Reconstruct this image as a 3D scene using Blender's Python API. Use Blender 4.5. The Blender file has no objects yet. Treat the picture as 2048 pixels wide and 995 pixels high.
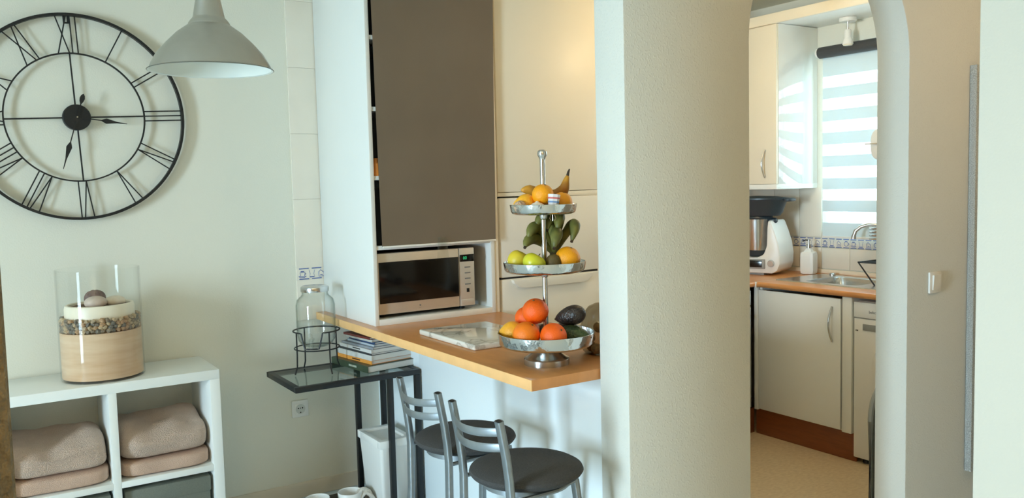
import bpy, bmesh, math, random
from mathutils import Vector, Matrix, noise
random.seed(7)
sc = bpy.context.scene
C = sc.collection
PI = math.pi

# ------------------------------------------------------------------ camera
cam_d = bpy.data.cameras.new('camera'); cam_d.lens = 29.763; cam_d.sensor_width = 36; cam_d.sensor_fit = 'HORIZONTAL'
cam_d.clip_start = 0.05
cam = bpy.data.objects.new('camera', cam_d); C.objects.link(cam); sc.camera = cam
R = ((0.8388555, -0.0614926, 0.5408697), (-0.5437848, -0.0492326, 0.8377793), (-0.0248889, -0.9968926, -0.0747378))
m = Matrix.Identity(4)
for i in range(3):
    m[i][0] = R[i][0]; m[i][1] = -R[i][1]; m[i][2] = -R[i][2]
m.translation = (0, 0, 1.49)
cam.matrix_world = m

# ------------------------------------------------------------------ world, daylight, exposure
w = bpy.data.worlds.new('sky'); sc.world = w; w.use_nodes = True
wn = w.node_tree.nodes; wn['Background'].inputs[0].default_value = (0.80, 0.95, 1.0, 1); wn['Background'].inputs[1].default_value = 1.0
sc.view_settings.view_transform = 'Standard'; sc.view_settings.look = 'None'
sc.view_settings.gamma = 1.0; sc.view_settings.use_curve_mapping = False
sc.view_settings.exposure = 0.80
sc.cycles.max_bounces = 10; sc.cycles.diffuse_bounces = 6; sc.cycles.transparent_max_bounces = 16
sc.cycles.caustics_reflective = False; sc.cycles.caustics_refractive = False
sc.cycles.use_denoising = True; sc.cycles.sample_clamp_indirect = 6.0

def area(name, loc, direction, sx, sy, power, col):
    l = bpy.data.lights.new(name, 'AREA'); l.shape = 'RECTANGLE'; l.size = sx; l.size_y = sy; l.energy = power; l.color = col
    o = bpy.data.objects.new(name, l); C.objects.link(o); o.location = loc
    o.rotation_euler = Vector(direction).to_track_quat('-Z', 'Y').to_euler()
    return o
# daylight entering by the living room's glazed door and by the kitchen window
area('daylight_terrace', (-4.56, 1.08, 1.22), (1, 0.15, -0.12), 0.98, 1.9, 60, (0.73, 0.985, 1.16)).data.spread = math.radians(100)
area('daylight_kitchen', (4.85, 2.93, 1.68), (-1, 0, 0.0), 1.0, 1.5, 34, (0.70, 0.95, 1.08))

# ------------------------------------------------------------------ helpers
def lin(c):
    c /= 255.0
    return c / 12.92 if c <= 0.04045 else ((c + 0.055) / 1.055) ** 2.4
def rgb(r, g, b): return (lin(r), lin(g), lin(b), 1)
MATS = {}
def mat(name, col, rough=0.5, metal=0.0, noise_amt=0.0, noise_scale=20.0, bump=0.0, bump_scale=80.0, emit=0.0, coat=0.0, col2=None, stretch=None, spec=0.5, detail=3.0):
    if name in MATS: return MATS[name]
    mt = bpy.data.materials.new(name); mt.use_nodes = True; MATS[name] = mt
    nt = mt.node_tree; p = nt.nodes['Principled BSDF']
    p.inputs['Base Color'].default_value = col; p.inputs['Roughness'].default_value = rough; p.inputs['Metallic'].default_value = metal
    p.inputs['Coat Weight'].default_value = coat; p.inputs['Specular IOR Level'].default_value = spec
    tc = nt.nodes.new('ShaderNodeTexCoord'); mp = nt.nodes.new('ShaderNodeMapping')
    nt.links.new(tc.outputs['Object'], mp.inputs[0])
    if stretch: mp.inputs['Scale'].default_value = stretch
    if noise_amt > 0 or col2:
        n = nt.nodes.new('ShaderNodeTexNoise'); n.inputs['Scale'].default_value = noise_scale; n.inputs['Detail'].default_value = detail
        nt.links.new(mp.outputs[0], n.inputs['Vector'])
        r = nt.nodes.new('ShaderNodeValToRGB')
        r.color_ramp.elements[0].position = 0.35; r.color_ramp.elements[1].position = 0.65
        if col2: a, b = col, col2
        else:
            a = tuple(x * (1 - noise_amt) for x in col[:3]) + (1,); b = tuple(min(1, x * (1 + noise_amt)) for x in col[:3]) + (1,)
        r.color_ramp.elements[0].color = a; r.color_ramp.elements[1].color = b
        nt.links.new(n.outputs['Fac'], r.inputs[0]); nt.links.new(r.outputs[0], p.inputs['Base Color'])
    if bump > 0:
        n = nt.nodes.new('ShaderNodeTexNoise'); n.inputs['Scale'].default_value = bump_scale; n.inputs['Detail'].default_value = 2
        nt.links.new(mp.outputs[0], n.inputs['Vector'])
        b = nt.nodes.new('ShaderNodeBump'); b.inputs['Strength'].default_value = bump; b.inputs['Distance'].default_value = 0.01
        nt.links.new(n.outputs['Fac'], b.inputs['Height']); nt.links.new(b.outputs[0], p.inputs['Normal'])
    if emit > 0:
        p.inputs['Emission Color'].default_value = col; p.inputs['Emission Strength'].default_value = emit
    return mt
def glass(name, tint, gloss=1.0, ior=1.45, edge=None):
    if name in MATS: return MATS[name]
    mt = bpy.data.materials.new(name); mt.use_nodes = True; MATS[name] = mt
    nt = mt.node_tree; nt.nodes.remove(nt.nodes['Principled BSDF']); out = nt.nodes['Material Output']
    t = nt.nodes.new('ShaderNodeBsdfTransparent'); t.inputs[0].default_value = tint
    g = nt.nodes.new('ShaderNodeBsdfGlossy'); g.inputs['Roughness'].default_value = 0.03
    f = nt.nodes.new('ShaderNodeLayerWeight'); f.inputs[0].default_value = 0.5
    pw_ = nt.nodes.new('ShaderNodeMath'); pw_.operation = 'POWER'; pw_.inputs[1].default_value = 4.0; nt.links.new(f.outputs['Facing'], pw_.inputs[0])
    ml = nt.nodes.new('ShaderNodeMath'); ml.operation = 'MULTIPLY_ADD'; ml.inputs[1].default_value = 0.55 * gloss; ml.inputs[2].default_value = ((ior - 1) / (ior + 1)) ** 2; nt.links.new(pw_.outputs[0], ml.inputs[0])
    if edge:   # thick glass swallows light where it is seen edge-on
        ep = nt.nodes.new('ShaderNodeMath'); ep.operation = 'POWER'; ep.inputs[1].default_value = 3.0; nt.links.new(f.outputs['Facing'], ep.inputs[0])
        cm = nt.nodes.new('ShaderNodeMix'); cm.data_type = 'RGBA'; cm.inputs['A'].default_value = tint; cm.inputs['B'].default_value = edge
        nt.links.new(ep.outputs[0], cm.inputs['Factor']); nt.links.new(cm.outputs['Result'], t.inputs[0])
    mx = nt.nodes.new('ShaderNodeMixShader'); nt.links.new(ml.outputs[0], mx.inputs[0])
    nt.links.new(t.outputs[0], mx.inputs[1]); nt.links.new(g.outputs[0], mx.inputs[2]); nt.links.new(mx.outputs[0], out.inputs[0])
    return mt
def cloth_through(name, col, opacity, transl):
    if name in MATS: return MATS[name]
    mt = bpy.data.materials.new(name); mt.use_nodes = True; MATS[name] = mt
    nt = mt.node_tree; p = nt.nodes['Principled BSDF']; out = nt.nodes['Material Output']
    p.inputs['Base Color'].default_value = col; p.inputs['Roughness'].default_value = 0.8
    tl = nt.nodes.new('ShaderNodeBsdfTranslucent'); tl.inputs[0].default_value = col
    tp = nt.nodes.new('ShaderNodeBsdfTransparent')
    m1 = nt.nodes.new('ShaderNodeMixShader'); m1.inputs[0].default_value = transl
    nt.links.new(p.outputs[0], m1.inputs[1]); nt.links.new(tl.outputs[0], m1.inputs[2])
    m2 = nt.nodes.new('ShaderNodeMixShader'); m2.inputs[0].default_value = opacity
    nt.links.new(tp.outputs[0], m2.inputs[1]); nt.links.new(m1.outputs[0], m2.inputs[2]); nt.links.new(m2.outputs[0], out.inputs[0])
    return mt

def box(bm, x0, x1, y0, y1, z0, z1, bev=0.0, seg=2):
    t = bmesh.new(); bmesh.ops.create_cube(t, size=1.0)
    for v in t.verts:
        v.co = Vector(((x0 + x1) / 2 + v.co.x * (x1 - x0), (y0 + y1) / 2 + v.co.y * (y1 - y0), (z0 + z1) / 2 + v.co.z * (z1 - z0)))
    if bev > 0: bmesh.ops.bevel(t, geom=list(t.edges), offset=bev, segments=seg, profile=0.5, affect='EDGES')
    merge(bm, t); return bm
def merge(bm, t, mtx=None):
    me = bpy.data.meshes.new('tmp'); t.to_mesh(me); t.free()
    if mtx: me.transform(mtx)
    bm.from_mesh(me); bpy.data.meshes.remove(me)
def lathe(bm, prof, n=32, c=(0, 0, 0), mtx=None, closed=False):
    rings = []
    for r, z in prof:
        if r < 1e-6: rings.append([bm.verts.new((c[0], c[1], c[2] + z))])
        else: rings.append([bm.verts.new((c[0] + r * math.cos(2 * PI * k / n), c[1] + r * math.sin(2 * PI * k / n), c[2] + z)) for k in range(n)])
    pairs = list(zip(rings[:-1], rings[1:]))
    if closed: pairs.append((rings[-1], rings[0]))
    for a, b in pairs:
        for k in range(n):
            k2 = (k + 1) % n
            if len(a) == 1 and len(b) == 1: continue
            if len(a) == 1: f = (a[0], b[k2], b[k])
            elif len(b) == 1: f = (a[k], a[k2], b[0])
            else: f = (a[k], a[k2], b[k2], b[k])
            try: bm.faces.new(f)
            except ValueError: pass
    if mtx:
        for ring in rings:
            for v in ring: v.co = mtx @ v.co
    return bm
def tube(bm, pts, r, n=8, closed=False, flat=None):
    """sweep a round (or flat=(a,b,up) elliptical) section along pts; r is a number or a list"""
    P = [Vector(p) for p in pts]; N = len(P)
    rr = r if isinstance(r, (list, tuple)) else [r] * N
    rings = []; ref = None
    for i, p in enumerate(P):
        if closed: t = (P[(i + 1) % N] - P[i - 1]).normalized()
        else: t = (P[min(i + 1, N - 1)] - P[max(i - 1, 0)]).normalized()
        if flat: ref = Vector(flat[2])
        elif ref is None: ref = Vector((0, 0, 1)) if abs(t.z) < 0.9 else Vector((1, 0, 0))
        u = (ref - t * ref.dot(t)).normalized(); v = t.cross(u)
        if not flat: ref = u
        a, b = (flat[0], flat[1]) if flat else (1, 1)
        sq = flat[3] if flat and len(flat) > 3 else 1.0
        def se(t_): return math.copysign(abs(t_) ** sq, t_)
        rings.append([bm.verts.new(p + rr[i] * (a * se(math.cos(2 * PI * k / n)) * u + b * se(math.sin(2 * PI * k / n)) * v)) for k in range(n)])
    for i in range(N if closed else N - 1):
        a, b = rings[i], rings[(i + 1) % N]
        for k in range(n): bm.faces.new((a[k], a[(k + 1) % n], b[(k + 1) % n], b[k]))
    if not closed:
        bm.faces.new(rings[0][::-1]); bm.faces.new(rings[-1])
    return bm
def prism(bm, poly, axis, a, b, bev=0.0):
    """extrude a 2-D polygon; axis 'x': (y,z), 'y': (x,z), 'z': (x,y)"""
    t = bmesh.new()
    def mk(p, d): return {'x': (d, p[0], p[1]), 'y': (p[0], d, p[1]), 'z': (p[0], p[1], d)}[axis]
    A = [t.verts.new(mk(p, a)) for p in poly]; B = [t.verts.new(mk(p, b)) for p in poly]
    n = len(poly)
    fa = t.faces.new(A); fb = t.faces.new(B[::-1])
    for i in range(n): t.faces.new((A[i], B[i], B[(i + 1) % n], A[(i + 1) % n]))
    bmesh.ops.recalc_face_normals(t, faces=list(t.faces))
    if bev > 0:
        ed = [e for e in t.edges if (e.verts[0] in A) == (e.verts[1] in A) or True]
        bmesh.ops.bevel(t, geom=ed, offset=bev, segments=2, profile=0.5, affect='EDGES')
    bmesh.ops.triangulate(t, faces=[f for f in t.faces if len(f.verts) > 4])
    merge(bm, t); return bm
def blob(bm, c, s, e=2.0, seg=24, fn=None, mtx=None):
    """superellipsoid of half sizes s; fn(unit vector, point) -> point for shaping"""
    t = bmesh.new(); bmesh.ops.create_cube(t, size=2.0)
    bmesh.ops.subdivide_edges(t, edges=list(t.edges), cuts=max(2, seg // 2), use_grid_fill=True)
    for v in t.verts:
        p = v.co; d = (abs(p.x) ** e + abs(p.y) ** e + abs(p.z) ** e) ** (1 / e); q = p / d
        o = Vector((q.x * s[0], q.y * s[1], q.z * s[2]))
        if fn: o = fn(q, o)
        v.co = o
    M = (mtx.to_4x4() if mtx else Matrix.Identity(4)); M = Matrix.Translation(c) @ M
    merge(bm, t, M); return bm
NB = bmesh.new
def obj(name, bm, m_, parent=None, loc=None, smooth=None, rot=None):
    me = bpy.data.meshes.new(name)
    bmesh.ops.recalc_face_normals(bm, faces=list(bm.faces))
    bm.to_mesh(me); bm.free()
    if smooth is None: smooth = 35
    if smooth:
        for p in me.polygons: p.use_smooth = True
        try: me.set_sharp_from_angle(angle=math.radians(smooth))
        except Exception: pass
    me.materials.append(m_ if not isinstance(m_, str) else MATS[m_])
    o = bpy.data.objects.new(name, me); C.objects.link(o)
    if parent: o.parent = parent
    if loc: o.location = loc
    if rot: o.rotation_euler = rot
    return o
def tag(o, label, cat, group=None):
    o['label'] = label; o['category'] = cat
    if group: o['group'] = group
    return o
def thing(name, label, cat, loc=(0, 0, 0), rotz=0.0, group=None):
    o = bpy.data.objects.new(name, None); C.objects.link(o); o.location = loc; o.rotation_euler = (0, 0, rotz)
    o.empty_display_size = 0.1
    return tag(o, label, cat, group)
def struct(o, label=None, cat=None):
    o['kind'] = 'structure'
    if label: o['label'] = label
    if cat: o['category'] = cat
    return o
def dup(root, loc, rotz, label):
    r = root.copy(); C.objects.link(r); r.location = loc; r.rotation_euler = (0, 0, rotz); r['label'] = label
    for ch in list(root.children):
        c = ch.copy(); C.objects.link(c); c.parent = r
        for g in list(ch.children):
            d = g.copy(); C.objects.link(d); d.parent = c
    return r
def bx(name, dims, m_, parent=None, bev=0.002, loc=None):
    b = NB(); box(b, *dims, bev=bev); return obj(name, b, m_, parent, loc)
def text(name, s, size, m_, parent, mtx, depth=0.0004):
    cu = bpy.data.curves.new(name, 'FONT'); cu.body = s; cu.size = size; cu.extrude = depth; cu.align_x = 'CENTER'; cu.align_y = 'CENTER'
    t = bpy.data.objects.new('tmp_text', cu); C.objects.link(t)
    dg = bpy.context.evaluated_depsgraph_get(); me = bpy.data.meshes.new_from_object(t.evaluated_get(dg))
    bpy.data.objects.remove(t); me.name = name; me.materials.clear(); me.materials.append(m_)
    o = bpy.data.objects.new(name, me); C.objects.link(o); o.parent = parent; o.matrix_local = mtx
    return o
def face_mtx(loc, right, up):
    r = Vector(right).normalized(); u = Vector(up).normalized(); n = r.cross(u)
    M = Matrix.Identity(4)
    for i in range(3): M[i][0] = r[i]; M[i][1] = u[i]; M[i][2] = n[i]
    M.translation = loc; return M

# ------------------------------------------------------------------ materials
mat('wall_paint', rgb(227, 226, 213), 0.75, bump=0.10, bump_scale=160)
mat('white_lacquer', rgb(234, 236, 232), 0.28, noise_amt=0.01, noise_scale=3)
mat('gloss_white', rgb(222, 224, 220), 0.04, coat=1.0, noise_amt=0.01, noise_scale=3); MATS['gloss_white'].node_tree.nodes['Principled BSDF'].inputs['Coat IOR'].default_value = 1.9
mat('cabinet_cream', rgb(236, 228, 208), 0.42, noise_amt=0.012, noise_scale=3)
mat('panel_white', rgb(236, 245, 248), 0.35, noise_amt=0.01, noise_scale=3)
mat('white_plastic', rgb(234, 234, 230), 0.35, noise_amt=0.01, noise_scale=5)
mat('fridge_white', rgb(232, 228, 216), 0.25, noise_amt=0.01, noise_scale=4)
mat('black_metal', rgb(22, 24, 25), 0.45, noise_amt=0.1, noise_scale=40)
mat('clock_iron', rgb(20, 21, 22), 0.5, noise_amt=0.1, noise_scale=60)
mat('alu', (0.50, 0.49, 0.46, 1), 0.30, 1.0, noise_amt=0.02, noise_scale=30)
mat('steel', (0.62, 0.63, 0.63, 1), 0.22, 1.0, noise_amt=0.04, noise_scale=30)
mat('stool_metal', (0.33, 0.37, 0.40, 1), 0.36, 0.85, noise_amt=0.04, noise_scale=40)
mat('hammered', (0.66, 0.67, 0.66, 1), 0.15, 1.0, bump=0.20, bump_scale=50)
mat('warm_steel', (0.72, 0.66, 0.57, 1), 0.42, 0.65, noise_amt=0.02, noise_scale=25, stretch=(1, 1, 20))
mat('panel_alu', (0.74, 0.72, 0.67, 1), 0.40, 0.6, noise_amt=0.02, noise_scale=25)
mat('black_glass', rgb(12, 13, 14), 0.14, noise_amt=0.05, noise_scale=5)
mat('black_plastic', rgb(24, 25, 26), 0.45, noise_amt=0.05, noise_scale=20)
mat('shade_fabric', rgb(118, 106, 90), 0.85, noise_amt=0.05, noise_scale=3, bump=0.12, bump_scale=600)
mat('seat_fabric', rgb(66, 66, 66), 0.9, noise_amt=0.12, noise_scale=220, bump=0.3, bump_scale=400)
mat('worktop', rgb(203, 140, 84), 0.30, noise_amt=0.06, noise_scale=10, stretch=(3, 1, 1), detail=8)
mat('worktop_edge', rgb(240, 188, 126), 0.45, noise_amt=0.04, noise_scale=14)
mat('plinth_wood', rgb(128, 72, 36), 0.40, noise_amt=0.10, noise_scale=9, stretch=(1, 1, 10), detail=6)
mat('tile_glaze', rgb(233, 226, 212), 0.12, noise_amt=0.015, noise_scale=6)
mat('tile_blue', rgb(96, 116, 172), 0.30, noise_amt=0.15, noise_scale=200)
mat('grout', rgb(205, 198, 184), 0.8, noise_amt=0.03, noise_scale=60)
mat('sand', rgb(208, 170, 134), 0.9, col2=rgb(222, 192, 160), noise_scale=9, stretch=(0.5, 0.5, 4.0), bump=0.2, bump_scale=500, detail=8)
mat('wax', rgb(238, 226, 204), 0.4, noise_amt=0.02, noise_scale=10)
mat('blanket', rgb(210, 184, 166), 0.95, noise_amt=0.05, noise_scale=12, bump=1.0, bump_scale=230, stretch=(1, 1, 1.6))
mat('blanket_pink', rgb(204, 172, 152), 0.95, noise_amt=0.05, noise_scale=12, bump=0.6, bump_scale=330)
mat('box_grey', rgb(112, 116, 106), 0.8, noise_amt=0.06, noise_scale=200, bump=0.15, bump_scale=400)
mat('curtain', rgb(128, 108, 78), 0.95, noise_amt=0.25, noise_scale=60, bump=0.8, bump_scale=180)
mat('hole_shade', rgb(16, 15, 14), 0.8, noise_amt=0.05)  # near-black colour standing in for shade inside holes and tube ends
mat('paper', rgb(226, 224, 216), 0.7, noise_amt=0.03, noise_scale=60, stretch=(1, 1, 40))
mat('mixer_dark', rgb(44, 56, 64), 0.35, noise_amt=0.06, noise_scale=9)
mat('cord_white', rgb(232, 230, 224), 0.5, noise_amt=0.01)
mat('ironing_grey', rgb(96, 100, 92), 0.8, noise_amt=0.1, noise_scale=80)
mat('rim_grey', rgb(150, 152, 148), 0.5, noise_amt=0.04)
mat('print_grey', rgb(120, 122, 122), 0.6, noise_amt=0.03)
mat('led_green', (0.05, 0.7, 0.28, 1), 0.5, emit=0.12)
mat('lamp_glow', (1.0, 0.80, 0.50, 1), 0.4, emit=4.0)
glass('clear_glass', (0.994, 0.998, 0.996, 1), ior=1.28)
glass('jar_glass', (0.975, 0.985, 0.98, 1), ior=1.42, edge=(0.62, 0.68, 0.66, 1))
glass('table_glass', (0.86, 0.92, 0.91, 1), ior=1.6)
glass('pane_glass', (0.96, 0.98, 0.98, 1))
glass('clear_plastic', (0.95, 0.96, 0.95, 1), ior=1.6)
# rough sprayed plaster of the arch wall
def plaster():
    mt = mat('sprayed_plaster', rgb(216, 216, 207), 0.55)
    nt = mt.node_tree; p = nt.nodes['Principled BSDF']; tc = nt.nodes.new('ShaderNodeTexCoord')
    mp = nt.nodes.new('ShaderNodeMapping'); mp.inputs['Scale'].default_value = (1, 1, 0.8); nt.links.new(tc.outputs['Object'], mp.inputs[0])
    n = nt.nodes.new('ShaderNodeTexNoise'); n.inputs['Scale'].default_value = 190; n.inputs['Detail'].default_value = 0.5; nt.links.new(mp.outputs[0], n.inputs['Vector'])
    r = nt.nodes.new('ShaderNodeValToRGB'); r.color_ramp.elements[0].position = 0.54; r.color_ramp.elements[1].position = 0.74; nt.links.new(n.outputs['Fac'], r.inputs[0])
    b = nt.nodes.new('ShaderNodeBump'); b.inputs['Strength'].default_value = 0.42; b.inputs['Distance'].default_value = 0.0012
    nt.links.new(r.outputs[0], b.inputs['Height']); nt.links.new(b.outputs[0], p.inputs['Normal'])
plaster()
# speckled floor
mat('floor_stone', rgb(206, 184, 150), 0.35, col2=rgb(220, 200, 166), noise_scale=34, detail=8, stretch=(1, 2.2, 1))

# ------------------------------------------------------------------ room shell
WY = 3.97; WX = 4.46; CZ = 2.6; XL = -4.5; YF = -2.2; XR = 5.2
mat('floor_cool_bounce', rgb(212, 223, 229), 0.40, noise_amt=0.03, noise_scale=12)  # bluish tint picked so the floor bounces cool light onto low surfaces
struct(bx('floor', (XL - .2, XR + .2, YF - .2, WY + .2, -0.1, -0.002), 'floor_cool_bounce', bev=0), 'pale grey living room floor', 'floor')
struct(bx('floor_kitchen', (1.79, WX, 2.02, WY, -0.002, 0), 'floor_stone', bev=0), 'speckled beige kitchen floor', 'floor')
struct(bx('ceiling', (XL - .2, XR + .2, YF - .2, WY + .2, CZ, CZ + .1), 'wall_paint', bev=0), 'plain white ceiling', 'ceiling')
wall_back = struct(bx('wall_back', (XL - .2, WX + .2, WY, WY + .15, 0, CZ), 'wall_paint', bev=0), 'smooth off-white wall with the clock', 'wall')
mat('warm_bounce_paint', rgb(196, 172, 138), 0.8, noise_amt=0.02, noise_scale=4)  # beige picked for the unseen walls to warm and reduce bounce light
struct(bx('wall_front', (XL - .2, XR + .2, YF - .15, YF, 0, CZ), 'warm_bounce_paint', bev=0), 'warm beige wall closing the living room', 'wall')
struct(bx('wall_right', (XR, XR + .15, YF, 1.95, 0, CZ), 'wall_paint', bev=0), 'off-white wall closing the hallway', 'wall')
# living room wall with the glazed terrace door
b = NB(); wy0, wy1, wz1 = 0.58, 1.58, 2.2
box(b, XL - .15, XL, YF, wy0, 0, CZ); box(b, XL - .15, XL, wy1, WY, 0, CZ); box(b, XL - .15, XL, wy0, wy1, wz1, CZ)
struct(obj('wall_left', b, 'warm_bounce_paint'), 'warm beige wall with the glazed terrace door', 'wall')
b = NB()
for a in ((XL - .10, XL - .05, wy0, wy0 + .06, 0.02, wz1), (XL - .10, XL - .05, wy1 - .06, wy1, 0.02, wz1), (XL - .10, XL - .05, wy0 + .06, wy1 - .06, wz1 - .06, wz1), (XL - .10, XL - .05, wy0 + .06, wy1 - .06, 0.02, .08)): box(b, *a)
door1 = struct(obj('door_1', b, 'white_lacquer'), 'white framed glazed terrace door', 'door')
bx('pane', (XL - .08, XL - .07, wy0 + .06, wy1 - .06, .08, wz1 - .06), 'pane_glass', door1, 0)
# wall near the camera
b = NB(); box(b, 2.045, 2.20, YF, 1.104, 0, CZ, bev=0.006)
struct(obj('wall_hall', b, mat('wall_paint_dimmed', rgb(214, 212, 200), 0.75, bump=0.10, bump_scale=160)), 'bright off-white wall end next to the arch wall', 'wall')  # wall paint copied darker to offset excess light on this wall
# arch wall
arc_c, arc_r, arc_z = 2.665, 0.452, 1.95
poly = [(1.67, 0), (arc_c - arc_r, 0)]
for k in range(0, 33):
    a = PI - PI * k / 32; poly.append((arc_c + arc_r * math.cos(a), arc_z + arc_r * math.sin(a)))
poly += [(arc_c + arc_r, 0), (XR + .1, 0), (XR + .1, CZ), (1.67, CZ)]
b = NB(); prism(b, poly, 'y', 1.95, 2.09, bev=0.006)
struct(obj('wall_arch', b, 'sprayed_plaster', smooth=40), 'sprayed plaster wall with a round arched doorway', 'wall')
# low wall carrying the bar
struct(bx('wall_bar', (1.73, 1.85, 2.09, WY, 0, 0.866), 'panel_white', bev=0), 'low white wall under the bar counter', 'wall')
struct(bx('trim_1', (1.722, 1.73, 2.09, 3.48, 0, 0.866), 'panel_white', bev=0.001), 'thin white panel on the low bar wall', 'panel')
# kitchen window wall
b = NB(); ky0, ky1, kz0, kz1 = 2.55, 3.315, 1.16, 2.225
box(b, WX, WX + .15, 2.09, ky0, 0, CZ); box(b, WX, WX + .15, ky1, WY, 0, CZ); box(b, WX, WX + .15, ky0, ky1, 0, kz0); box(b, WX, WX + .15, ky0, ky1, kz1, CZ)
wall_k = struct(obj('wall_kitchen', b, 'wall_paint'), 'kitchen wall with the window', 'wall')
b = NB()
for a in ((ky0, ky0 + .06, kz0, kz1), (ky1 - .06, ky1, kz0, kz1), (ky0 + .06, ky1 - .06, kz0, kz0 + .06), (ky0 + .06, ky1 - .06, kz1 - .06, kz1), (2.915, 2.965, kz0 + .06, kz1 - .06)):
    box(b, WX + .06, WX + .11, *a)
win1 = struct(obj('window_1', b, 'white_lacquer'), 'white framed kitchen window behind the striped blind', 'window')
for a0, a1 in ((ky0 + .06, 2.915), (2.965, ky1 - .06)): bx('pane', (WX + .08, WX + .09, a0, a1, kz0 + .06, kz1 - .06), 'pane_glass', win1, 0)
# baseboard
b = NB(); prism(b, [(3.97, 0), (3.955, 0), (3.955, .06), (3.962, .072), (3.97, .072)], 'x', XL, 1.73)
struct(obj('baseboard_back', b, mat('base_tile', rgb(206, 196, 178), 0.35, noise_amt=0.03, noise_scale=8)), 'beige stone baseboard', 'baseboard')

# ---- wall tiles (kitchen) and the blue border
def ribbon(bm, pts, r=0.0016, closed=False): tube(bm, pts, r, 4, closed)
def border_print(wdt, plane):
    """painted dashes and crockery; plane maps (u 0..wdt, v 0..0.06) -> xyz"""
    bm = NB()
    def L(ps, r=0.0015, closed=False): ribbon(bm, [plane(*p) for p in ps], r, closed)
    n = max(1, round(wdt / 0.055))
    for k in range(n):
        u0 = (k + .12) * wdt / n; u1 = (k + .88) * wdt / n
        for v in (.0045, .0545): L([(u0, v), (u1, v)], 0.0026)
    n = max(1, round(wdt / 0.05)); step = wdt / n
    for k in range(n):
        u = (k + .5) * step; q = k % 4
        if q == 0:    # cup on a saucer
            L([(u - .019, .018), (u + .019, .018), (u + .010, .012), (u - .010, .012)], .0016, True)
            L([(u - .010, .020), (u - .012, .036), (u + .012, .036), (u + .010, .020)], .0014)
            L([(u - .008, .041), (u + .008, .041)], .0024); L([(u + .012, .034), (u + .018, .030), (u + .012, .024)], .0012)
        elif q == 1:  # beaker
            L([(u - .014, .046), (u - .009, .028), (u - .012, .014), (u + .012, .014), (u + .009, .028), (u + .014, .046)], .0010)
            L([(u - .011, .013), (u + .011, .013)], .0026)
        elif q == 2:  # coffee grinder
            L([(u - .013, .013), (u + .013, .013), (u + .012, .030), (u - .004, .044), (u - .013, .034)], .0016, True)
            L([(u - .006, .020), (u + .006, .020)], .002)
        else:         # round jug
            L([(u + .014 * math.cos(t * PI / 6), .028 + .014 * math.sin(t * PI / 6)) for t in range(12)], .0016, True)
            L([(u - .008, .042), (u + .008, .042)], .002); L([(u + .014, .034), (u + .021, .028), (u + .014, .020)], .0012)
    return bm
zs = [(0.868, 1.060), (1.122, 1.448), (1.450, 1.759), (1.761, 2.070), (2.072, 2.381), (2.383, 2.60)]
for z0, z1 in zs: bx('tile', (1.322, 1.52, 3.958, 3.97, z0 - .0006, z1 + .0006), 'tile_glaze', wall_back, .0006)
t = bx('border_tile', (1.322, 1.52, 3.958, 3.97, 1.0607, 1.1213), 'tile_glaze', wall_back, .0006)
obj('painted_border', border_print(.19, lambda u, v: (1.327 + u, 3.9578, 1.061 + v)), 'tile_blue', t, smooth=0)
# kitchen: window wall, back wall
def tile_col(y0, y1, ztop):
    for z0, z1 in ((0.93, 1.060), (1.122, ztop)):
        bx('tile', (WX - .010, WX, y0 + .001, y1 - .001, z0 + .001, z1 - .001), 'tile_glaze', wall_k, .003)
    t = bx('border_tile', (WX - .010, WX, y0 + .001, y1 - .001, 1.062, 1.120), 'tile_glaze', wall_k, .0015)
    wdt = y1 - y0
    obj('painted_border', border_print(wdt, lambda u, v: (WX - .0102, y1 - u, 1.061 + v)), 'tile_blue', t, smooth=0)
for y0, y1 in ((3.72, 3.92), (3.52, 3.72)): tile_col(y0, y1, 1.43)
tile_col(3.355, 3.52, 1.43)
for y0, y1 in ((3.155, 3.355), (2.955, 3.155), (2.755, 2.955), (2.555, 2.755), (2.355, 2.555)): tile_col(y0, y1, 1.158)
for k in range(6):
    x1 = WX - .012 - k * .2; x0 = x1 - .198
    for z0, z1 in ((0.93, 1.060), (1.122, 1.43)): bx('tile', (x0, x1, 3.958, 3.97, z0 + .001, z1 - .001), 'tile_glaze', wall_back, .003)
    t = bx('border_tile', (x0, x1, 3.958, 3.97, 1.062, 1.120), 'tile_glaze', wall_back, .0015)
    obj('painted_border', border_print(.198, lambda u, v: (x0 + u, 3.9578, 1.061 + v)), 'tile_blue', t, smooth=0)

# ------------------------------------------------------------------ bar counter
bar = thing('bar_counter', 'orange-tan wooden bar counter with pale edge on the low white wall', 'counter', (1.41, 2.095, 0.866))
bx('worktop', (0.004, .68, 0.003, 1.86, 0, .034), 'worktop', bar, .001)
bx('edge_strip', (0, .004, 0, 1.86, 0, .034), 'worktop_edge', bar, .0008)['label'] = 'pale edge strip along the long side'
bx('edge_strip', (0.004, .68, 0, .003, 0, .034), 'worktop', bar, .0008)

# ------------------------------------------------------------------ tall cabinet with shade and microwave
cx0, cx1, cy0, cy1, ct = 1.456, 2.09, 3.35, 3.955, 2.42
cab = thing('tall_cabinet', 'tall white open cabinet standing on the bar counter against the wall', 'cabinet', (cx0, cy0, 0.9))
L = lambda x0, x1, y0, y1, z0, z1: (x0 - cx0, x1 - cx0, y0 - cy0, y1 - cy0, z0 - 0.9, z1 - 0.9)
bx('side_panel', L(1.456, 1.474, cy0, cy1, .9, ct), 'white_lacquer', cab, .001)
bx('side_panel', L(2.046, 2.066, cy0, cy1, .9, ct), 'white_lacquer', cab, .001)
bx('end_panel', L(2.068, 2.09, cy0 + .004, cy1, .9, ct), 'cabinet_cream', cab, .001)
bx('bottom_board', L(1.474, 2.046, cy0, cy1, .9, .926), 'white_lacquer', cab, .001)
bx('top_board', L(1.474, 2.046, cy0, cy1, ct - .02, ct), 'white_lacquer', cab, .001)
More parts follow.
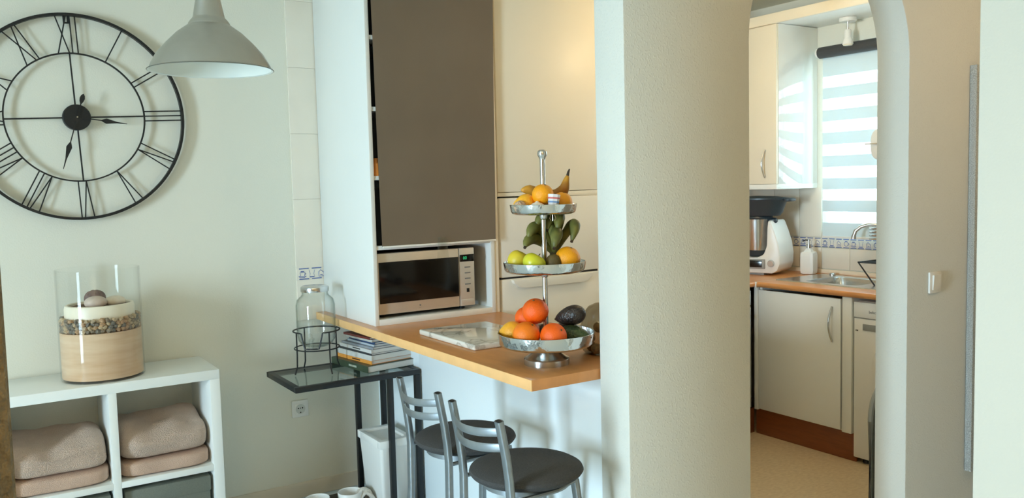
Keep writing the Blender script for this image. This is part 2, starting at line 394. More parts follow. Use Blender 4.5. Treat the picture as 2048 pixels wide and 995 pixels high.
bx('back_panel', L(1.474, 2.046, cy1 - .008, cy1, .926, ct - .02), 'white_lacquer', cab, 0)
for z in (1.236, 1.536, 1.828, 2.127): bx('shelf', L(1.474, 2.046, cy0 + .004, cy1 - .008, z - .009, z + .009), 'white_lacquer', cab, .001)
# dark things stored behind the shade
for (x0, x1, z, h, c, lb, ct_) in ((1.476, 1.60, 2.136, .22, rgb(30, 34, 36), 'dark box on the top shelf behind the grey shade', 'box'), (1.476, 1.62, 1.837, .26, rgb(24, 28, 30), 'black box on the shelf behind the grey shade under the dark box', 'box'), (1.476, 1.60, 1.545, .25, rgb(28, 32, 34), 'black tin behind the grey shade beside an orange jar', 'tin'), (1.476, 1.62, 1.245, .25, rgb(26, 30, 34), 'dark box on the lowest shelf behind the grey shade', 'box')):
    t = thing('storage_box', lb, ct_, (x0, 3.40, z))
    nm = mat('stored_' + lb[:20], c, 0.6, noise_amt=0.1)
    bx('body', (0, x1 - x0, 0, .3, 0, h * .8), nm, t, .004); bx('lid', (-.001, x1 - x0 + .002, -.002, .302, h * .8, h), nm, t, .004)
b = NB(); lathe(b, [(0, 0), (.018, 0), (.020, .01), (.020, .05), (.013, .06), (.013, .075), (0, .075)], 20)
tag(obj('spice_jar', b, mat('spice_orange', rgb(226, 140, 60), 0.4, noise_amt=.1), None, (1.497, 3.374, 1.545)), 'small orange jar showing beside the grey shade', 'jar')
# roller shade
sh = thing('roller_shade', 'grey-brown fabric roller shade hanging over the tall white cabinet', 'shade', (1.456, 3.335, 1.24))
t = bmesh.new(); nx, nz = 12, 16; V = {}
for i in range(nx + 1):
    for j in range(nz + 1):
        q = j / nz; x0 = 1.494 + (1.480 - 1.494) * q; x1 = 2.064 + (2.084 - 2.064) * q
        x = x0 + (x1 - x0) * i / nx; z = 1.242 + (2.40 - 1.242) * q
        for s, yy in ((0, 3.336), (1, 3.3375)):
            V[i, j, s] = t.verts.new((x - 1.456, yy - 3.335 + .0016 * math.sin(i * .9 + j * .3), z - 1.24))
for i in range(nx):
    for j in range(nz):
        for s in (0, 1): t.faces.new((V[i, j, s], V[i + 1, j, s], V[i + 1, j + 1, s], V[i, j + 1, s]))
obj('fabric', t, 'shade_fabric', sh)
bx('hem_bar', (.040, .610, -.004, .004, -.004, .004), 'white_plastic', sh, .001)
b = NB(); tube(b, [(-.004, .008, 1.175), (.63, .008, 1.175)], .016, 16); obj('roller', b, 'white_plastic', sh)
b = NB(); prism(b, [(.296, -.065), (.354, -.065), (.348, .03), (.302, .03)], 'y', -.010, -.007, bev=.001); obj('pull_tab', b, 'clear_plastic', sh)['label'] = 'clear plastic pull tab'
# microwave
mw = thing('microwave', 'stainless microwave with black window inside the tall white cabinet', 'microwave', (1.482, 3.372, 0.926))
bx('casing', (0, .485, .02, .40, .016, .286), 'black_plastic', mw, .004)
d = bx('door', (.002, .402, -.002, .02, .018, .284), 'warm_steel', mw, .003); d['label'] = 'stainless door frame'
bx('window', (.006, .398, -.006, -.001, .066, .246), 'black_glass', d, .001)
text('logo', '\u2022', .03, MATS['print_grey'], d, face_mtx((.20, -.0028, .043), (1, 0, 0), (0, 0, 1)))
text('lettering', 'MICROWAVE'[:0] + '\u2013\u2013\u2013', .008, MATS['print_grey'], d, face_mtx((.20, -.0028, .034), (1, 0, 0), (0, 0, 1)))
p_ = bx('control_panel', (.405, .484, -.002, .02, .018, .284), 'panel_alu', mw, .003)
ds = bx('display', (.408, .481, -.005, -.001, .222, .254), 'black_glass', p_, .001)
text('digits', '00', .020, MATS['led_green'], ds, face_mtx((.433, -.0056, .238), (1, 0, 0), (0, 0, 1)))
for k, z in enumerate((.196, .170, .144, .118)):
    bx('button', (.432, .462, -.004, -.001, z - .003, z + .003), 'print_grey', p_, .001)
bx('start_button', (.440, .454, -.004, -.001, .080, .098), 'black_plastic', p_, .001); bx('door_button', (.41, .478, -.0035, -.001, .024, .048), 'panel_alu', p_, .001)
for x in (.04, .44):
    for y in (.05, .35):
        b = NB(); lathe(b, [(0, 0), (.012, 0), (.014, .016), (0, .016)], 12, (x, y, 0)); obj('foot', b, 'black_plastic', mw)

# ------------------------------------------------------------------ fridge and cupboard above it
fr = thing('fridge', 'white two-door fridge with scooped handle beside the tall cabinet', 'fridge', (2.105, 3.36, 0))
bx('body', (0, .59, .05, .59, .02, 1.432), 'fridge_white', fr, .004)
d = bx('freezer_door', (0, .59, 0, .048, 1.056, 1.432), 'fridge_white', fr, .008)
d = bx('fridge_door', (0, .59, 0, .048, .06, 1.048), 'fridge_white', fr, .008)
b = NB(); prism(b, [(.055, 1.044), (.535, 1.044), (.528, 1.026), (.50, 1.008), (.47, 1.002), (.12, 1.002), (.09, 1.008), (.062, 1.026)], 'y', -.022, .004, bev=.003); obj('handle', b, 'fridge_white', d)
bx('door_gap_shade', (.004, .586, .010, .05, 1.048, 1.056), 'black_plastic', fr, 0)  # black strip paints the shade in the gap between doors
for x in (.06, .53):
    b = NB(); lathe(b, [(0, 0), (.02, 0), (.02, .02), (0, .02)], 12, (x, .12, 0)); obj('foot', b, 'black_plastic', fr)
uc = thing('wall_cupboard', 'plain cream wall cupboard above the white fridge', 'cupboard', (2.10, 3.36, 1.455))
bx('carcass', (0, .60, .02, .595, 0, .965), 'cabinet_cream', uc, .002)
bx('door', (.002, .598, 0, .019, .004, .962), 'cabinet_cream', uc, .003)
bx('filler_strip', (.002, .598, .004, .03, -.016, .002), 'cabinet_cream', uc, .001)

# ------------------------------------------------------------------ kitchen base units along the back wall and window wall
wt = thing('kitchen_worktop', 'orange-tan rounded-edge kitchen worktop around the steel sink', 'worktop', (3.81, 2.11, .87))
def rounded_edge(bm, x_front, x_back, y0, y1, z0, z1):
    r = (z1 - z0) / 2; pts = [(x_back, z1), (x_back, z0)]
    for k in range(0, 13):
        a = -PI / 2 - PI * k / 12; pts.append((x_front + r + r * math.cos(a), (z0 + z1) / 2 + r * math.sin(a)))
    prism(bm, pts, 'y', y0, y1)
# pieces around the sink cut-out x 3.98..4.36, y 2.62..3.30 (world)
b = NB(); rounded_edge(b, 0, .185, 0, 1.206, 0, .03); box(b, .535, .648, 0, 1.206, 0, .03); box(b, .185, .535, 0, .68, 0, .03); box(b, .185, .535, 1.06, 1.206, 0, .03)
obj('sink_top', b, 'worktop', wt)
b = NB(); box(b, 0, .648, 1.210, 1.858, 0, .03)
pts = [(1.858, .03), (1.858, 0)]
for k in range(13):
    a = -PI / 2 - PI * k / 12; pts.append((1.21 + .015 + .015 * math.cos(a), .015 + .015 * math.sin(a)))
prism(b, pts, 'x', -1.10, 0); obj('corner_top', b, 'worktop', wt)
bx('joint_strip', (-.004, .004, 1.203, 1.213, -.001, .031), 'white_plastic', wt, .001)['label'] = 'white joint strip'
bx('joint_line', (0.004, .648, 1.206, 1.210, .0, .0305), 'wax', wt, 0)
bx('upstand', (.632, .648, 0, 1.85, .03, .056), 'wax', wt, .003)
# under-sink cabinet
sk = thing('base_cabinet', 'white sink base cabinet with bowed handle above the brown plinth', 'cabinet', (3.825, 2.70, 0.15))
bx('carcass_side', (.02, .60, .0, .018, 0, .718), 'white_lacquer', sk, .001); bx('carcass_side', (.02, .60, .60, .617, 0, .718), 'white_lacquer', sk, .001)
bx('carcass_floor', (.02, .60, .018, .60, 0, .018), 'white_lacquer', sk, .001)
bx('filler_post', (0, .02, 0, .055, 0, .718), 'white_lacquer', sk, .001)
d = bx('door', (0, .019, .066, .612, .008, .705), 'white_lacquer', sk, .002)
b = NB(); tube(b, [(-.004 - .030 * math.sin(PI * k / 12), .115, .475 + .185 * k / 12) for k in range(13)], .006, 8, flat=(.8, 1.0, (0, 1, 0)))
h = obj('handle', b, 'steel', d); h['label'] = 'bowed chrome handle'
bx('corner_post', (-.002, .02, .618, .642, 0, .718), 'white_lacquer', sk, .001)
pl = bx('plinth', (3.85, 3.862, 2.685, 3.352, 0.0, .148), 'plinth_wood', None, .001); tag(pl, 'dark brown wooden plinth under the sink cabinet', 'plinth')
pl = bx('plinth', (2.72, 3.85, 3.368, 3.380, 0.0, .148), 'plinth_wood', None, .001); tag(pl, 'brown wooden plinth under the grey oven unit', 'plinth')
ov = thing('oven', 'grey stainless built-in oven under the worktop corner', 'oven', (3.215, 3.345, .15))
bx('body', (.0, .585, .02, .58, 0, .715), 'black_plastic', ov, .001)
bx('control_panel', (.0, .585, 0, .02, .615, .70), 'steel', ov, .002)
d = bx('door', (.0, .585, 0, .02, .01, .605), 'steel', ov, .002)
bx('glass', (.06, .525, -.003, .001, .10, .50), 'black_glass', d, .001)
b = NB(); tube(b, [(.05, 0, .56), (.05, -.035, .56), (.535, -.035, .56), (.535, 0, .56)], .008, 8); obj('handle', b, 'steel', d)
for k in range(3):
    b = NB(); lathe(b, [(0, .02), (.016, .02), (.018, 0), (0, 0)], 16, mtx=Matrix.Translation((.16 + .13 * k, 0, .658)) @ Matrix.Rotation(PI / 2, 4, 'X')); obj('knob', b, 'black_plastic', ov)
bc = thing('base_cabinet', 'white base cabinet between the fridge and the oven', 'cabinet', (2.72, 3.345, .15))
bx('carcass', (0, .49, .02, .58, 0, .718), 'white_lacquer', bc, .001); d = bx('door', (.003, .487, 0, .019, .008, .705), 'white_lacquer', bc, .002)
b = NB(); tube(b, [(.42, -.004 - .030 * math.sin(PI * k / 12), .475 + .185 * k / 12) for k in range(13)], .006, 8); obj('handle', b, 'steel', d)
# washing machine
wm = thing('washing_machine', 'white front-loading washing machine under the worktop by the sink cabinet', 'washing machine', (3.835, 2.105, 0))
bx('body', (.02, .60, 0, .588, .025, .852), 'white_plastic', wm, .004)
f_ = bx('front_panel', (0, .02, 0, .588, .03, .765), 'white_plastic', wm, .006)
cp = bx('control_panel', (-.004, .02, 0, .588, .768, .850), 'white_plastic', wm, .006)
b = NB(); lathe(b, [(.135, 0), (.17, 0), (.175, .012), (.165, .026), (.14, .03), (.130, .018)], 40, mtx=Matrix.Translation((0, .30, .52)) @ Matrix.Rotation(-PI / 2, 4, 'Y'), closed=True)
dr = obj('door', b, 'white_plastic', wm); dr['label'] = 'round white porthole door'
b = NB(); lathe(b, [(.132, .016), (.12, .022), (.07, .032), (0, .034)], 40, mtx=Matrix.Translation((0, .30, .52)) @ Matrix.Rotation(-PI / 2, 4, 'Y')); obj('door_glass', b, 'black_glass', dr)
bx('display', (-.003, .001, .40, .535, .705, .738), 'rim_grey', f_, .001)
b = NB(); box(b, -.002, .001, .563, .569, .698, .704); box(b, -.002, .001, .572, .576, .698, .704); obj('indicator', b, 'black_plastic', f_)
text('lettering', 'beko', .021, MATS['print_grey'], cp, face_mtx((-.0046, .478, .803), (0, -1, 0), (0, 0, 1)))
for y in (.05, .54):
    b = NB(); lathe(b, [(0, 0), (.022, 0), (.018, .026), (0, .026)], 12, (.05, y, 0)); obj('foot', b, 'black_plastic', wm)
# sink
sn = thing('sink', 'stainless steel inset sink with one bowl and drainer in the worktop', 'sink', (3.96, 2.52, .90))
b = NB()
def rr(x0, x1, y0, y1, r, n=6):
    P = []
    for cx_, cy_, a0 in ((x1 - r, y1 - r, 0), (x0 + r, y1 - r, PI / 2), (x0 + r, y0 + r, PI), (x1 - r, y0 + r, 1.5 * PI)):
        for k in range(n + 1): P.append((cx_ + r * math.cos(a0 + PI / 2 * k / n), cy_ + r * math.sin(a0 + PI / 2 * k / n)))
    return P
loops = [(rr(0, .435, -.10, .79, .02), 0.000), (rr(.004, .431, -.096, .786, .02), .005), (rr(.050, .372, .285, .632, .05), .005), (rr(.054, .368, .289, .628, .05), .001), (rr(.058, .364, .295, .622, .06), -.03), (rr(.066, .356, .305, .612, .06), -.15), (rr(.10, .32, .35, .57, .05), -.155)]
rings = [[b.verts.new((p[0], p[1], z)) for p in P] for P, z in loops]
for a, c in zip(rings[:-1], rings[1:]):
    n = len(a)
    for k in range(n): b.faces.new((a[k], a[(k + 1) % n], c[(k + 1) % n], c[k]))
b.faces.new(rings[-1]); obj('bowl', b, 'steel', sn)
b = NB(); lathe(b, [(0, .004), (.03, .004), (.04, 0), (.04, -.003)], 24, (.21, .46, -.154)); obj('drain', b, 'steel', sn)
b = NB(); lathe(b, [(0, .012), (.012, .012), (.018, .007), (.018, 0)], 20, (.415, .70, .004)); obj('plug_knob', b, 'steel', sn)
# tap
tp = thing('tap', 'chrome kitchen tap with curved spout and coiled spring in front of the blind', 'tap', (4.372, 2.78, .905))
b = NB(); lathe(b, [(0, 0), (.026, 0), (.026, .008), (.017, .016), (.017, .22), (.020, .225), (.020, .35), (.010, .36), (0, .36)], 24); obj('body', b, 'steel', tp)
b = NB(); tube(b, [(-.005, .015, .285), (-.015, .06, .300), (-.03, .12, .310), (-.045, .165, .312), (-.06, .205, .300), (-.072, .232, .275), (-.076, .240, .245)], .011, 12); sp = obj('spout', b, 'steel', tp)
b = NB(); tube(b, [(-.076, .240, .248), (-.077, .241, .228)], .014, 14); obj('nozzle', b, 'steel', sp)
b = NB(); pts = []
for k in range(61):
    a = 2 * PI * k / 15; pts.append((.0 + .030 * math.cos(a),   .125 + .060 * math.sin(a), .222 + .078 * k / 60))
tube(b, pts, .006, 8); obj('spring_coil', b, 'steel', tp)
# dish rack
rk = thing('dish_rack', 'black wire dish rack behind the sink', 'dish rack', (4.06, 2.40, .906))
for y in (.02, .40):
    b = NB(); tube(b, [(.02, y - (.06 if y > .2 else -.06), 0), (.02, y + (.04 if y > .2 else -.04), .12), (.26, y + (.04 if y > .2 else -.04), .12), (.26, y - (.06 if y > .2 else -.06), 0)], .0045, 8); obj('leg_frame', b, 'black_metal', rk)
for k in range(7):
    b = NB(); x = .03 + .036 * k; tube(b, [(x, -.02, .118), (x, .44, .118)], .003, 6); obj('wire', b, 'black_metal', rk)
# soap dispenser
so = thing('soap_dispenser', 'white square soap bottle with chrome pump beside the sink', 'soap dispenser', (4.352, 3.372, .90), rotz=.3)
b = NB(); blob(b, (0, 0, .07), (.042, .042, .07), 9, 12); box(b, -.012, .012, -.012, .012, .13, .135)
prof = [(.042, .112), (.016, .162), (.012, .166), (0, .166)]
t = bmesh.new(); lathe(t, [(.050, .118), (.018, .160), (.013, .164), (0, .164)], 4, mtx=Matrix.Rotation(PI / 4, 4, 'Z')); merge(b, t)
obj('bottle', b, 'white_plastic', so)
b = NB(); lathe(b, [(0, .160), (.016, .160), (.016, .184), (.006, .186), (.006, .205), (.010, .206), (.010, .214), (0, .216)], 16); pm = obj('pump', b, 'steel', so)
b = NB(); tube(b, [(0, 0, .210), (-.018, .016, .211), (-.030, .028, .204)], .004, 8); obj('nozzle', b, 'black_plastic', pm)

# food processor
mx = thing('food_processor', 'white food processor with steel bowl and dark steamer tray on the worktop', 'food processor', (4.20, 3.615, .90), rotz=.32)
b = NB()
def body_shape(q, o):
    k = (o.z + .17) / .34
    sy = 1.0 - .38 * max(0, k - .35); o.y *= sy; o.x *= 1 - .12 * k
    return o
half = [(0, .012), (.12, .012), (.150, .030), (.166, .070), (.168, .13), (.158, .20), (.135, .27), (.112, .330), (.100, .338), (.090, .332), (.086, .29), (.082, .18), (.062, .128), (.03, .112)]
prism(b, [(-y, z) for y, z in half] + [(0, .110)] + [(y, z) for y, z in half[::-1][:-1]], 'x', -.118, .118, bev=.010); box(b, .02, .12, -.10, .10, .10, .33, .01); obj('base', b, 'white_plastic', mx)
b = NB(); lathe(b, [(0, .115), (.050, .115), (.064, .125), (.072, .16), (.080, .33), (.082, .345), (.078, .348), (0, .348)], 36, (-.050, .0, 0)); bw = obj('bowl', b, 'steel', mx)
b = NB(); lathe(b, [(.052, .113), (.068, .122), (.076, .150), (.073, .152), (.064, .13)], 36, (-.050, .0, 0), closed=True); obj('bowl_foot', b, 'mixer_dark', bw)
b = NB(); blob(b, (-.050, -.092, .335), (.022, .034, .018), 3, 10); obj('handle', b, 'mixer_dark', bw)
b = NB(); lathe(b, [(0, .345), (.090, .345), (.094, .352), (.090, .362), (.05, .366), (0, .366)], 36, (-.050, .0, 0)); obj('lid', b, 'mixer_dark', mx)
b = NB()
M = Matrix.Translation((-.05, .0, .366)) @ Matrix.Diagonal((.78, 1.22, 1, 1))
lathe(b, [(0, 0), (.115, 0), (.128, .02), (.150, .090), (.160, .100), (.160, .108), (.10, .118), (0, .122)], 40, mtx=M); st = obj('steamer_tray', b, 'mixer_dark', mx)
for s in (-1, 1):
    b = NB(); blob(b, (-.06, s * .205, .462), (.05, .032, .012), 3, 10); obj('handle', b, 'mixer_dark', st)
pn = bx('screen_frame', (-.128, -.112, -.075, .10, .040, .100), 'rim_grey', mx, .004)
bx('screen', (-.131, -.126, -.058, .085, .050, .092), 'black_glass', pn, .001)
b = NB(); lathe(b, [(0, .016), (.018, .016), (.022, .008), (.022, 0)], 24, mtx=Matrix.Translation((-.116, -.112, .075)) @ Matrix.Rotation(-PI / 2, 4, 'Y')); obj('dial', b, 'steel', mx)
text('lettering', 'thermomix', .013, MATS['print_grey'], mx, face_mtx((-.123, .0, .112), (0, -1, 0), (0, 0, 1)))
b = NB(); box(b, -.10, .12, -.06, .06, 0, .012, .002); obj('foot', b, 'rim_grey', mx)

# upper cabinet with glossy side, pelmet, spot, blind
up = thing('wall_cabinet', 'white kitchen wall cabinet with glossy side panel and bowed handle', 'cabinet', (4.10, 3.393, 1.428))
bx('carcass', (.02, .358, .02, .575, .03, .975), 'white_lacquer', up, .001)
sp_ = bx('side_panel', (.0, .358, 0, .02, .03, .975), 'gloss_white', up, .001); sp_['label'] = 'mirror-glossy white side panel'
d = bx('door', (-.019, 0, .003, .212, .032, .973), 'cabinet_cream', up, .002)
b = NB(); tube(b, [(-.023 - .028 * math.sin(PI * k / 12), .085, .072 + .165 * k / 12) for k in range(13)], .0055, 8, flat=(.8, 1.2, (0, 1, 0))); obj('handle', b, 'steel', d)
bx('door', (-.019, 0, .216, .575, .032, .973), 'cabinet_cream', up, .002)
bx('light_rail', (-.022, .358, -.002, .577, 0, .030), 'white_lacquer', up, .002)
pe = thing('pelmet', 'cream wooden pelmet shelf running above the cabinet and window', 'pelmet', (4.06, 2.10, 2.405))
bx('soffit', (.02, .398, 0, 1.86, 0, .02), 'white_lacquer', pe, .001); bx('cornice', (0, .022, 0, 1.86, -.004, .056), 'cabinet_cream', pe, .004)
spl = thing('spotlight', 'small white spot lamp hanging from the pelmet above the blind', 'spotlight', (4.345, 3.10, 2.404))
b = NB(); lathe(b, [(0, 0), (.048, 0), (.048, -.018), (.044, -.022), (0, -.022)], 28); obj('mount', b, 'white_plastic', spl)
b = NB(); tube(b, [(0, 0, -.02), (0, 0, -.075)], .006, 8); obj('stem', b, 'steel', spl)
b = NB(); lathe(b, [(0, -.065), (.016, -.066), (.020, -.075), (.020, -.115), (.024, -.120), (.030, -.145), (.031, -.150), (0, -.150)], 24); bu = obj('bulb_holder', b, 'white_plastic', spl)
b = NB(); lathe(b, [(0, -.1505), (.026, -.1505), (.026, -.156), (0, -.156)], 24); obj('bulb', b, 'wax', bu)
bl = thing('striped_blind', 'pale roller blind with alternating sheer and opaque stripes on the kitchen window', 'blind', (4.425, 2.60, 1.135))
b = NB(); tube(b, [(-.02, -.05, 1.105), (-.02, .735, 1.105)], .034, 20); obj('roller_case', b, mat('blind_case', rgb(62, 64, 66), .5, noise_amt=.05), bl)['label'] = 'dark grey roller'
b = NB(); tube(b, [(-.02, .735, 1.105), (-.02, .752, 1.105)], .028, 16); obj('bracket', b, 'white_plastic', bl)
cloth_through('blind_sheer', rgb(250, 252, 252), 0.22, 0.75); cloth_through('blind_solid', rgb(224, 240, 245), 1.0, 0.12)
z = 1.135; edges = [1.135, 1.215]
cz = 1.25
edges = [1.135]
for c_ in (1.25, 1.385, 1.52, 1.655, 1.795, 1.93, 2.063): edges += [c_ - .034, c_ + .034]
edges.append(2.235)
for k in range(len(edges) - 1):
    z0, z1 = edges[k] - 1.135, edges[k + 1] - 1.135
    sheer = k % 2 == 1
    bx('sheer_band' if sheer else 'solid_band', (0, .0012, 0, .73, z0, z1), 'blind_sheer' if sheer else 'blind_solid', bl, 0)
bx('bottom_bar', (-.006, .006, 0, .73, -.014, .0), 'white_plastic', bl, .002)
# white holder by the window
ho = thing('paper_holder', 'white round-ended holder with thin metal rod in front of the blind', 'holder', (4.41, 2.800, 1.67))
b = NB(); blob(b, (-.07, .085, .0), (.016, .060, .088), 2.6, 16); obj('end_plate', b, 'white_plastic', ho)
b = NB(); tube(b, [(-.10, .16, .004), (-.10, -.10, .0)], .004, 8); obj('rod', b, 'warm_steel', ho)
b = NB(); box(b, -.10, .0, -.10, -.07, -.03, .03, .004); obj('bracket', b, 'white_plastic', ho)
bx('arm', (-.085, -.075, -.10, .06, -.01, .01), 'white_plastic', ho, .002)
# ironing board leaning behind the arch jamb
ib = thing('ironing_board', 'folded grey ironing board standing behind the arch jamb', 'ironing board', (3.16, 2.10, 0))
pts = [(0.0, .02), (.34, .02), (.34, .46)] + [(.17 + .17 * math.cos(PI * k / 16), .47 + .17 * math.sin(PI * k / 16)) for k in range(17)] + [(0, .46)]
b = NB(); prism(b, pts, 'y', .026, .046, bev=.006); obj('board', b, 'ironing_grey', ib)
b = NB(); tube(b, [(p[0], .036, p[1]) for p in pts], .012, 8, True); obj('rim', b, 'rim_grey', ib)
b = NB(); tube(b, [(.06, .062, .0), (.24, .062, .46)], .008, 8); obj('leg', b, 'rim_grey', ib)
b = NB(); tube(b, [(.27, .080, .0), (.09, .080, .46)], .008, 8); obj('leg', b, 'rim_grey', ib)
# kitchen ceiling lamp (warm)
cl = thing('ceiling_lamp', 'warm glowing ceiling lamp in front of the cream cupboard', 'lamp', (3.18, 2.80, 2.6))
b = NB(); lathe(b, [(0, 0), (.09, 0), (.09, -.02), (0, -.02)], 28); obj('mount', b, 'white_plastic', cl)
b = NB(); tube(b, [(0, 0, -.02), (0, 0, -.17)], .006, 8); obj('rod', b, 'white_plastic', cl)
b = NB(); lathe(b, [(.0, -.165), (.06, -.17), (.085, -.19), (.08, -.22), (.05, -.25), (0, -.26)], 28); obj('bowl_shade', b, 'lamp_glow', cl)
l = bpy.data.lights.new('kitchen_bulb', 'POINT'); l.energy = 7.5; l.color = (1.0, 0.72, 0.40); l.shadow_soft_size = .10
lo = bpy.data.objects.new('kitchen_bulb', l); C.objects.link(lo); lo.location = (3.18, 2.80, 2.27)

hl = thing('fill_uplighter', 'added unseen uplighter giving the living room warm fill', 'lamp', (-1.0, -.9, 0))  # added lamp out of view, warm fill bounced off the ceiling
b = NB(); lathe(b, [(0, 0), (.14, 0), (.14, .02), (.02, .03), (0, .03)], 32); obj('base', b, 'black_metal', hl)
b = NB(); lathe(b, [(0, .03), (.012, .03), (.012, 1.70), (0, 1.70)], 16); obj('pole', b, 'black_metal', hl)
b = NB(); lathe(b, [(.012, 1.66), (.06, 1.67), (.13, 1.72), (.16, 1.78), (.157, 1.78), (.125, 1.727), (.05, 1.68), (.012, 1.675)], 32, closed=True); obj('bowl_shade', b, 'black_metal', hl)
l = bpy.data.lights.new('fill_bulb', 'SPOT'); l.energy = 185; l.color = (1.0, 0.79, 0.50); l.shadow_soft_size = .08; l.spot_size = math.radians(150); l.spot_blend = .6  # light of the added fill lamp, aimed at the ceiling
lo = bpy.data.objects.new('fill_bulb', l); C.objects.link(lo); lo.location = (-1.0, -.9, 1.76); lo.rotation_euler = (PI, 0, 0)

hl = thing('ceiling_lamp', 'warm glowing ceiling lamp of the hallway', 'lamp', (3.45, .70, 2.6))
b = NB(); lathe(b, [(0, 0), (.10, 0), (.10, -.02), (0, -.02)], 32); obj('mount', b, 'white_plastic', hl)
b = NB(); lathe(b, [(.095, -.02), (.085, -.05), (.05, -.075), (0, -.085)], 32); obj('bowl_shade', b, 'lamp_glow', hl)
l = bpy.data.lights.new('hall_bulb', 'POINT'); l.energy = 11; l.color = (1.0, 0.70, 0.40); l.shadow_soft_size = .15
lo = bpy.data.objects.new('hall_bulb', l); C.objects.link(lo); lo.location = (3.45, .70, 2.40)

# ------------------------------------------------------------------ wall clock
ck = thing('wall_clock', 'large round black iron skeleton clock with roman numerals on the wall', 'clock', (.417, 3.945, 1.815))
ck.rotation_euler = (0, math.radians(-2.5), 0)
RO, RI = .418, .262
def circ(r, n=96, y=0.0): return [(r * math.sin(2 * PI * k / n), y, r * math.cos(2 * PI * k / n)) for k in range(n)]
b = NB(); tube(b, circ(RO), 1.0, 8, True, flat=(.0065, .012, (0, 0.001, 1)))
b.free(); b = NB()
def flat_ring(bm, r, wr, wy, n=96):
    rings = []
    for k in range(n):
        a = 2 * PI * k / n; s, c = math.sin(a), math.cos(a)
        rings.append([bm.verts.new((q * s, y, q * c)) for q, y in ((r - wr, -wy), (r + wr, -wy), (r + wr, wy), (r - wr, wy))])
    for k in range(n):
        A, B = rings[k], rings[(k + 1) % n]
        for i in range(4): bm.faces.new((A[i], A[(i + 1) % 4], B[(i + 1) % 4], B[i]))
flat_ring(b, RO, .0055, .012); obj('outer_ring', b, 'clock_iron', ck)
b = NB(); flat_ring(b, RI, .003, .005); obj('inner_ring', b, 'clock_iron', ck)
NUM = ['XII', 'I', 'II', 'III', 'IV', 'V', 'VI', 'VII', 'VIII', 'IX', 'X', 'XI']
for h, s in enumerate(NUM):
    b = NB(); a = 2 * PI * h / 12; er = Vector((math.sin(a), 0, math.cos(a))); et = Vector((math.cos(a), 0, -math.sin(a)))
    wd = {'I': .020, 'V': .040, 'X': .046}; tot = sum(wd[c] for c in s); u = -tot / 2
    def stroke(u0, u1):
        p0 = er * math.sqrt(RI ** 2 - u0 ** 2) + et * u0; p1 = er * math.sqrt(RO ** 2 - u1 ** 2) + et * u1
        tube(b, [p0, p1], .0026, 6)
    for c in s:
        m0 = u + wd[c] / 2
        if c == 'I': stroke(m0, m0)
        elif c == 'V': stroke(m0, m0 - .018); stroke(m0, m0 + .018)
        else: stroke(m0 - .021, m0 + .021); stroke(m0 + .021, m0 - .021)
        u += wd[c]
    obj('numeral', b, 'clock_iron', ck)
for a in (0, 90, 180, 270):
    a = math.radians(a); b = NB(); d_ = Vector((math.sin(a), 0, math.cos(a))); tube(b, [d_ * .04, d_ * RI], .0032, 6); obj('spoke', b, 'clock_iron', ck)
RY = Matrix.Rotation(PI / 2, 4, 'X')
b = NB(); lathe(b, [(0, .020), (.050, .020), (.053, .016), (.053, -.012), (0, -.012)], 40, mtx=RY); hb = obj('hub', b, 'clock_iron', ck)
b = NB(); lathe(b, [(0, .030), (.003, .030), (.0035, .02), (0, .02)], 12, mtx=RY); obj('pin', b, 'steel', hb)
def hand(name, ang, ln, tail, y):
    b = NB(); a = math.radians(ang)
    def tr(u, v): return (v * math.sin(a) + u * math.cos(a), v * math.cos(a) - u * math.sin(a))
    s = ln
    leaf = [(.0022, .02), (.0022, s * .48), (.008, s * .54), (.011, s * .58), (.008, s * .66), (.003, s * .80), (.0012, s)]
    outl = leaf + [(-u, v) for u, v in leaf[::-1]]
    prism(b, [tr(*p) for p in outl], 'y', y - .001, y + .001)
    if tail:
        tl = [(.0022, -.0), (.0022, -.055), (.008, -.068), (.010, -.080), (.007, -.092), (.0, -.100)]
        outl = tl + [(-u, v) for u, v in tl[:-1][::-1]]
        prism(b, [tr(*p) for p in outl], 'y', y - .001, y + .001)
    return obj(name, b, 'clock_iron', ck)
hand('hour_hand', 100, .190, False, -.023); hand('minute_hand', 199, .222, True, -.027)
b = NB(); box(b, -.011, -.004, .0, .006, RO - .032, RO - .006); box(b, .004, .011, .0, .006, RO - .032, RO - .006); box(b, -.011, .011, 0, .006, RO - .036, RO - .030); obj('hanger', b, 'clock_iron', ck)

# ------------------------------------------------------------------ pendant lamp
PR = .160
pd = thing('pendant_lamp', 'brushed aluminium dome pendant lamp hanging in front of the clock', 'lamp', (.573, 2.33, 1.812))
pf = [(1.0, 0), (.965, .022), (.93, .10), (.84, .26), (.69, .43), (.52, .60), (.335, .735), (.325, .765), (.285, .82), (.258, .85), (.25, .87), (.205, 1.1), (.165, 1.30), (.06, 1.36), (0, 1.36)]
b = NB(); lathe(b, [(r * PR, z_ * PR) for r, z_ in pf], 64); obj('shade', b, 'alu', pd, smooth=25)
b = NB(); lathe(b, [(r * PR * .985, z_ * PR + (-.0005 if i == 0 else -.002)) for i, (r, z_) in enumerate(pf[:9])] + [(0, .80 * PR)], 64); obj('inner_shade', b, mat('inner_white', rgb(226, 232, 226), .5, noise_amt=.01), pd)
b = NB(); lathe(b, [(0, .55 * PR), (.03, .5 * PR), (.036, .38 * PR), (.028, .28 * PR), (0, .24 * PR)], 24); obj('bulb', b, 'wax', pd)
b = NB(); tube(b, [(0, 0, 1.35 * PR), (0, 0, .76)], .0035, 8); obj('cord', b, 'cord_white', pd)
b = NB(); lathe(b, [(0, .784), (.05, .784), (.045, .765), (.01, .745), (0, .745)], 24); obj('ceiling_cup', b, 'alu', pd)

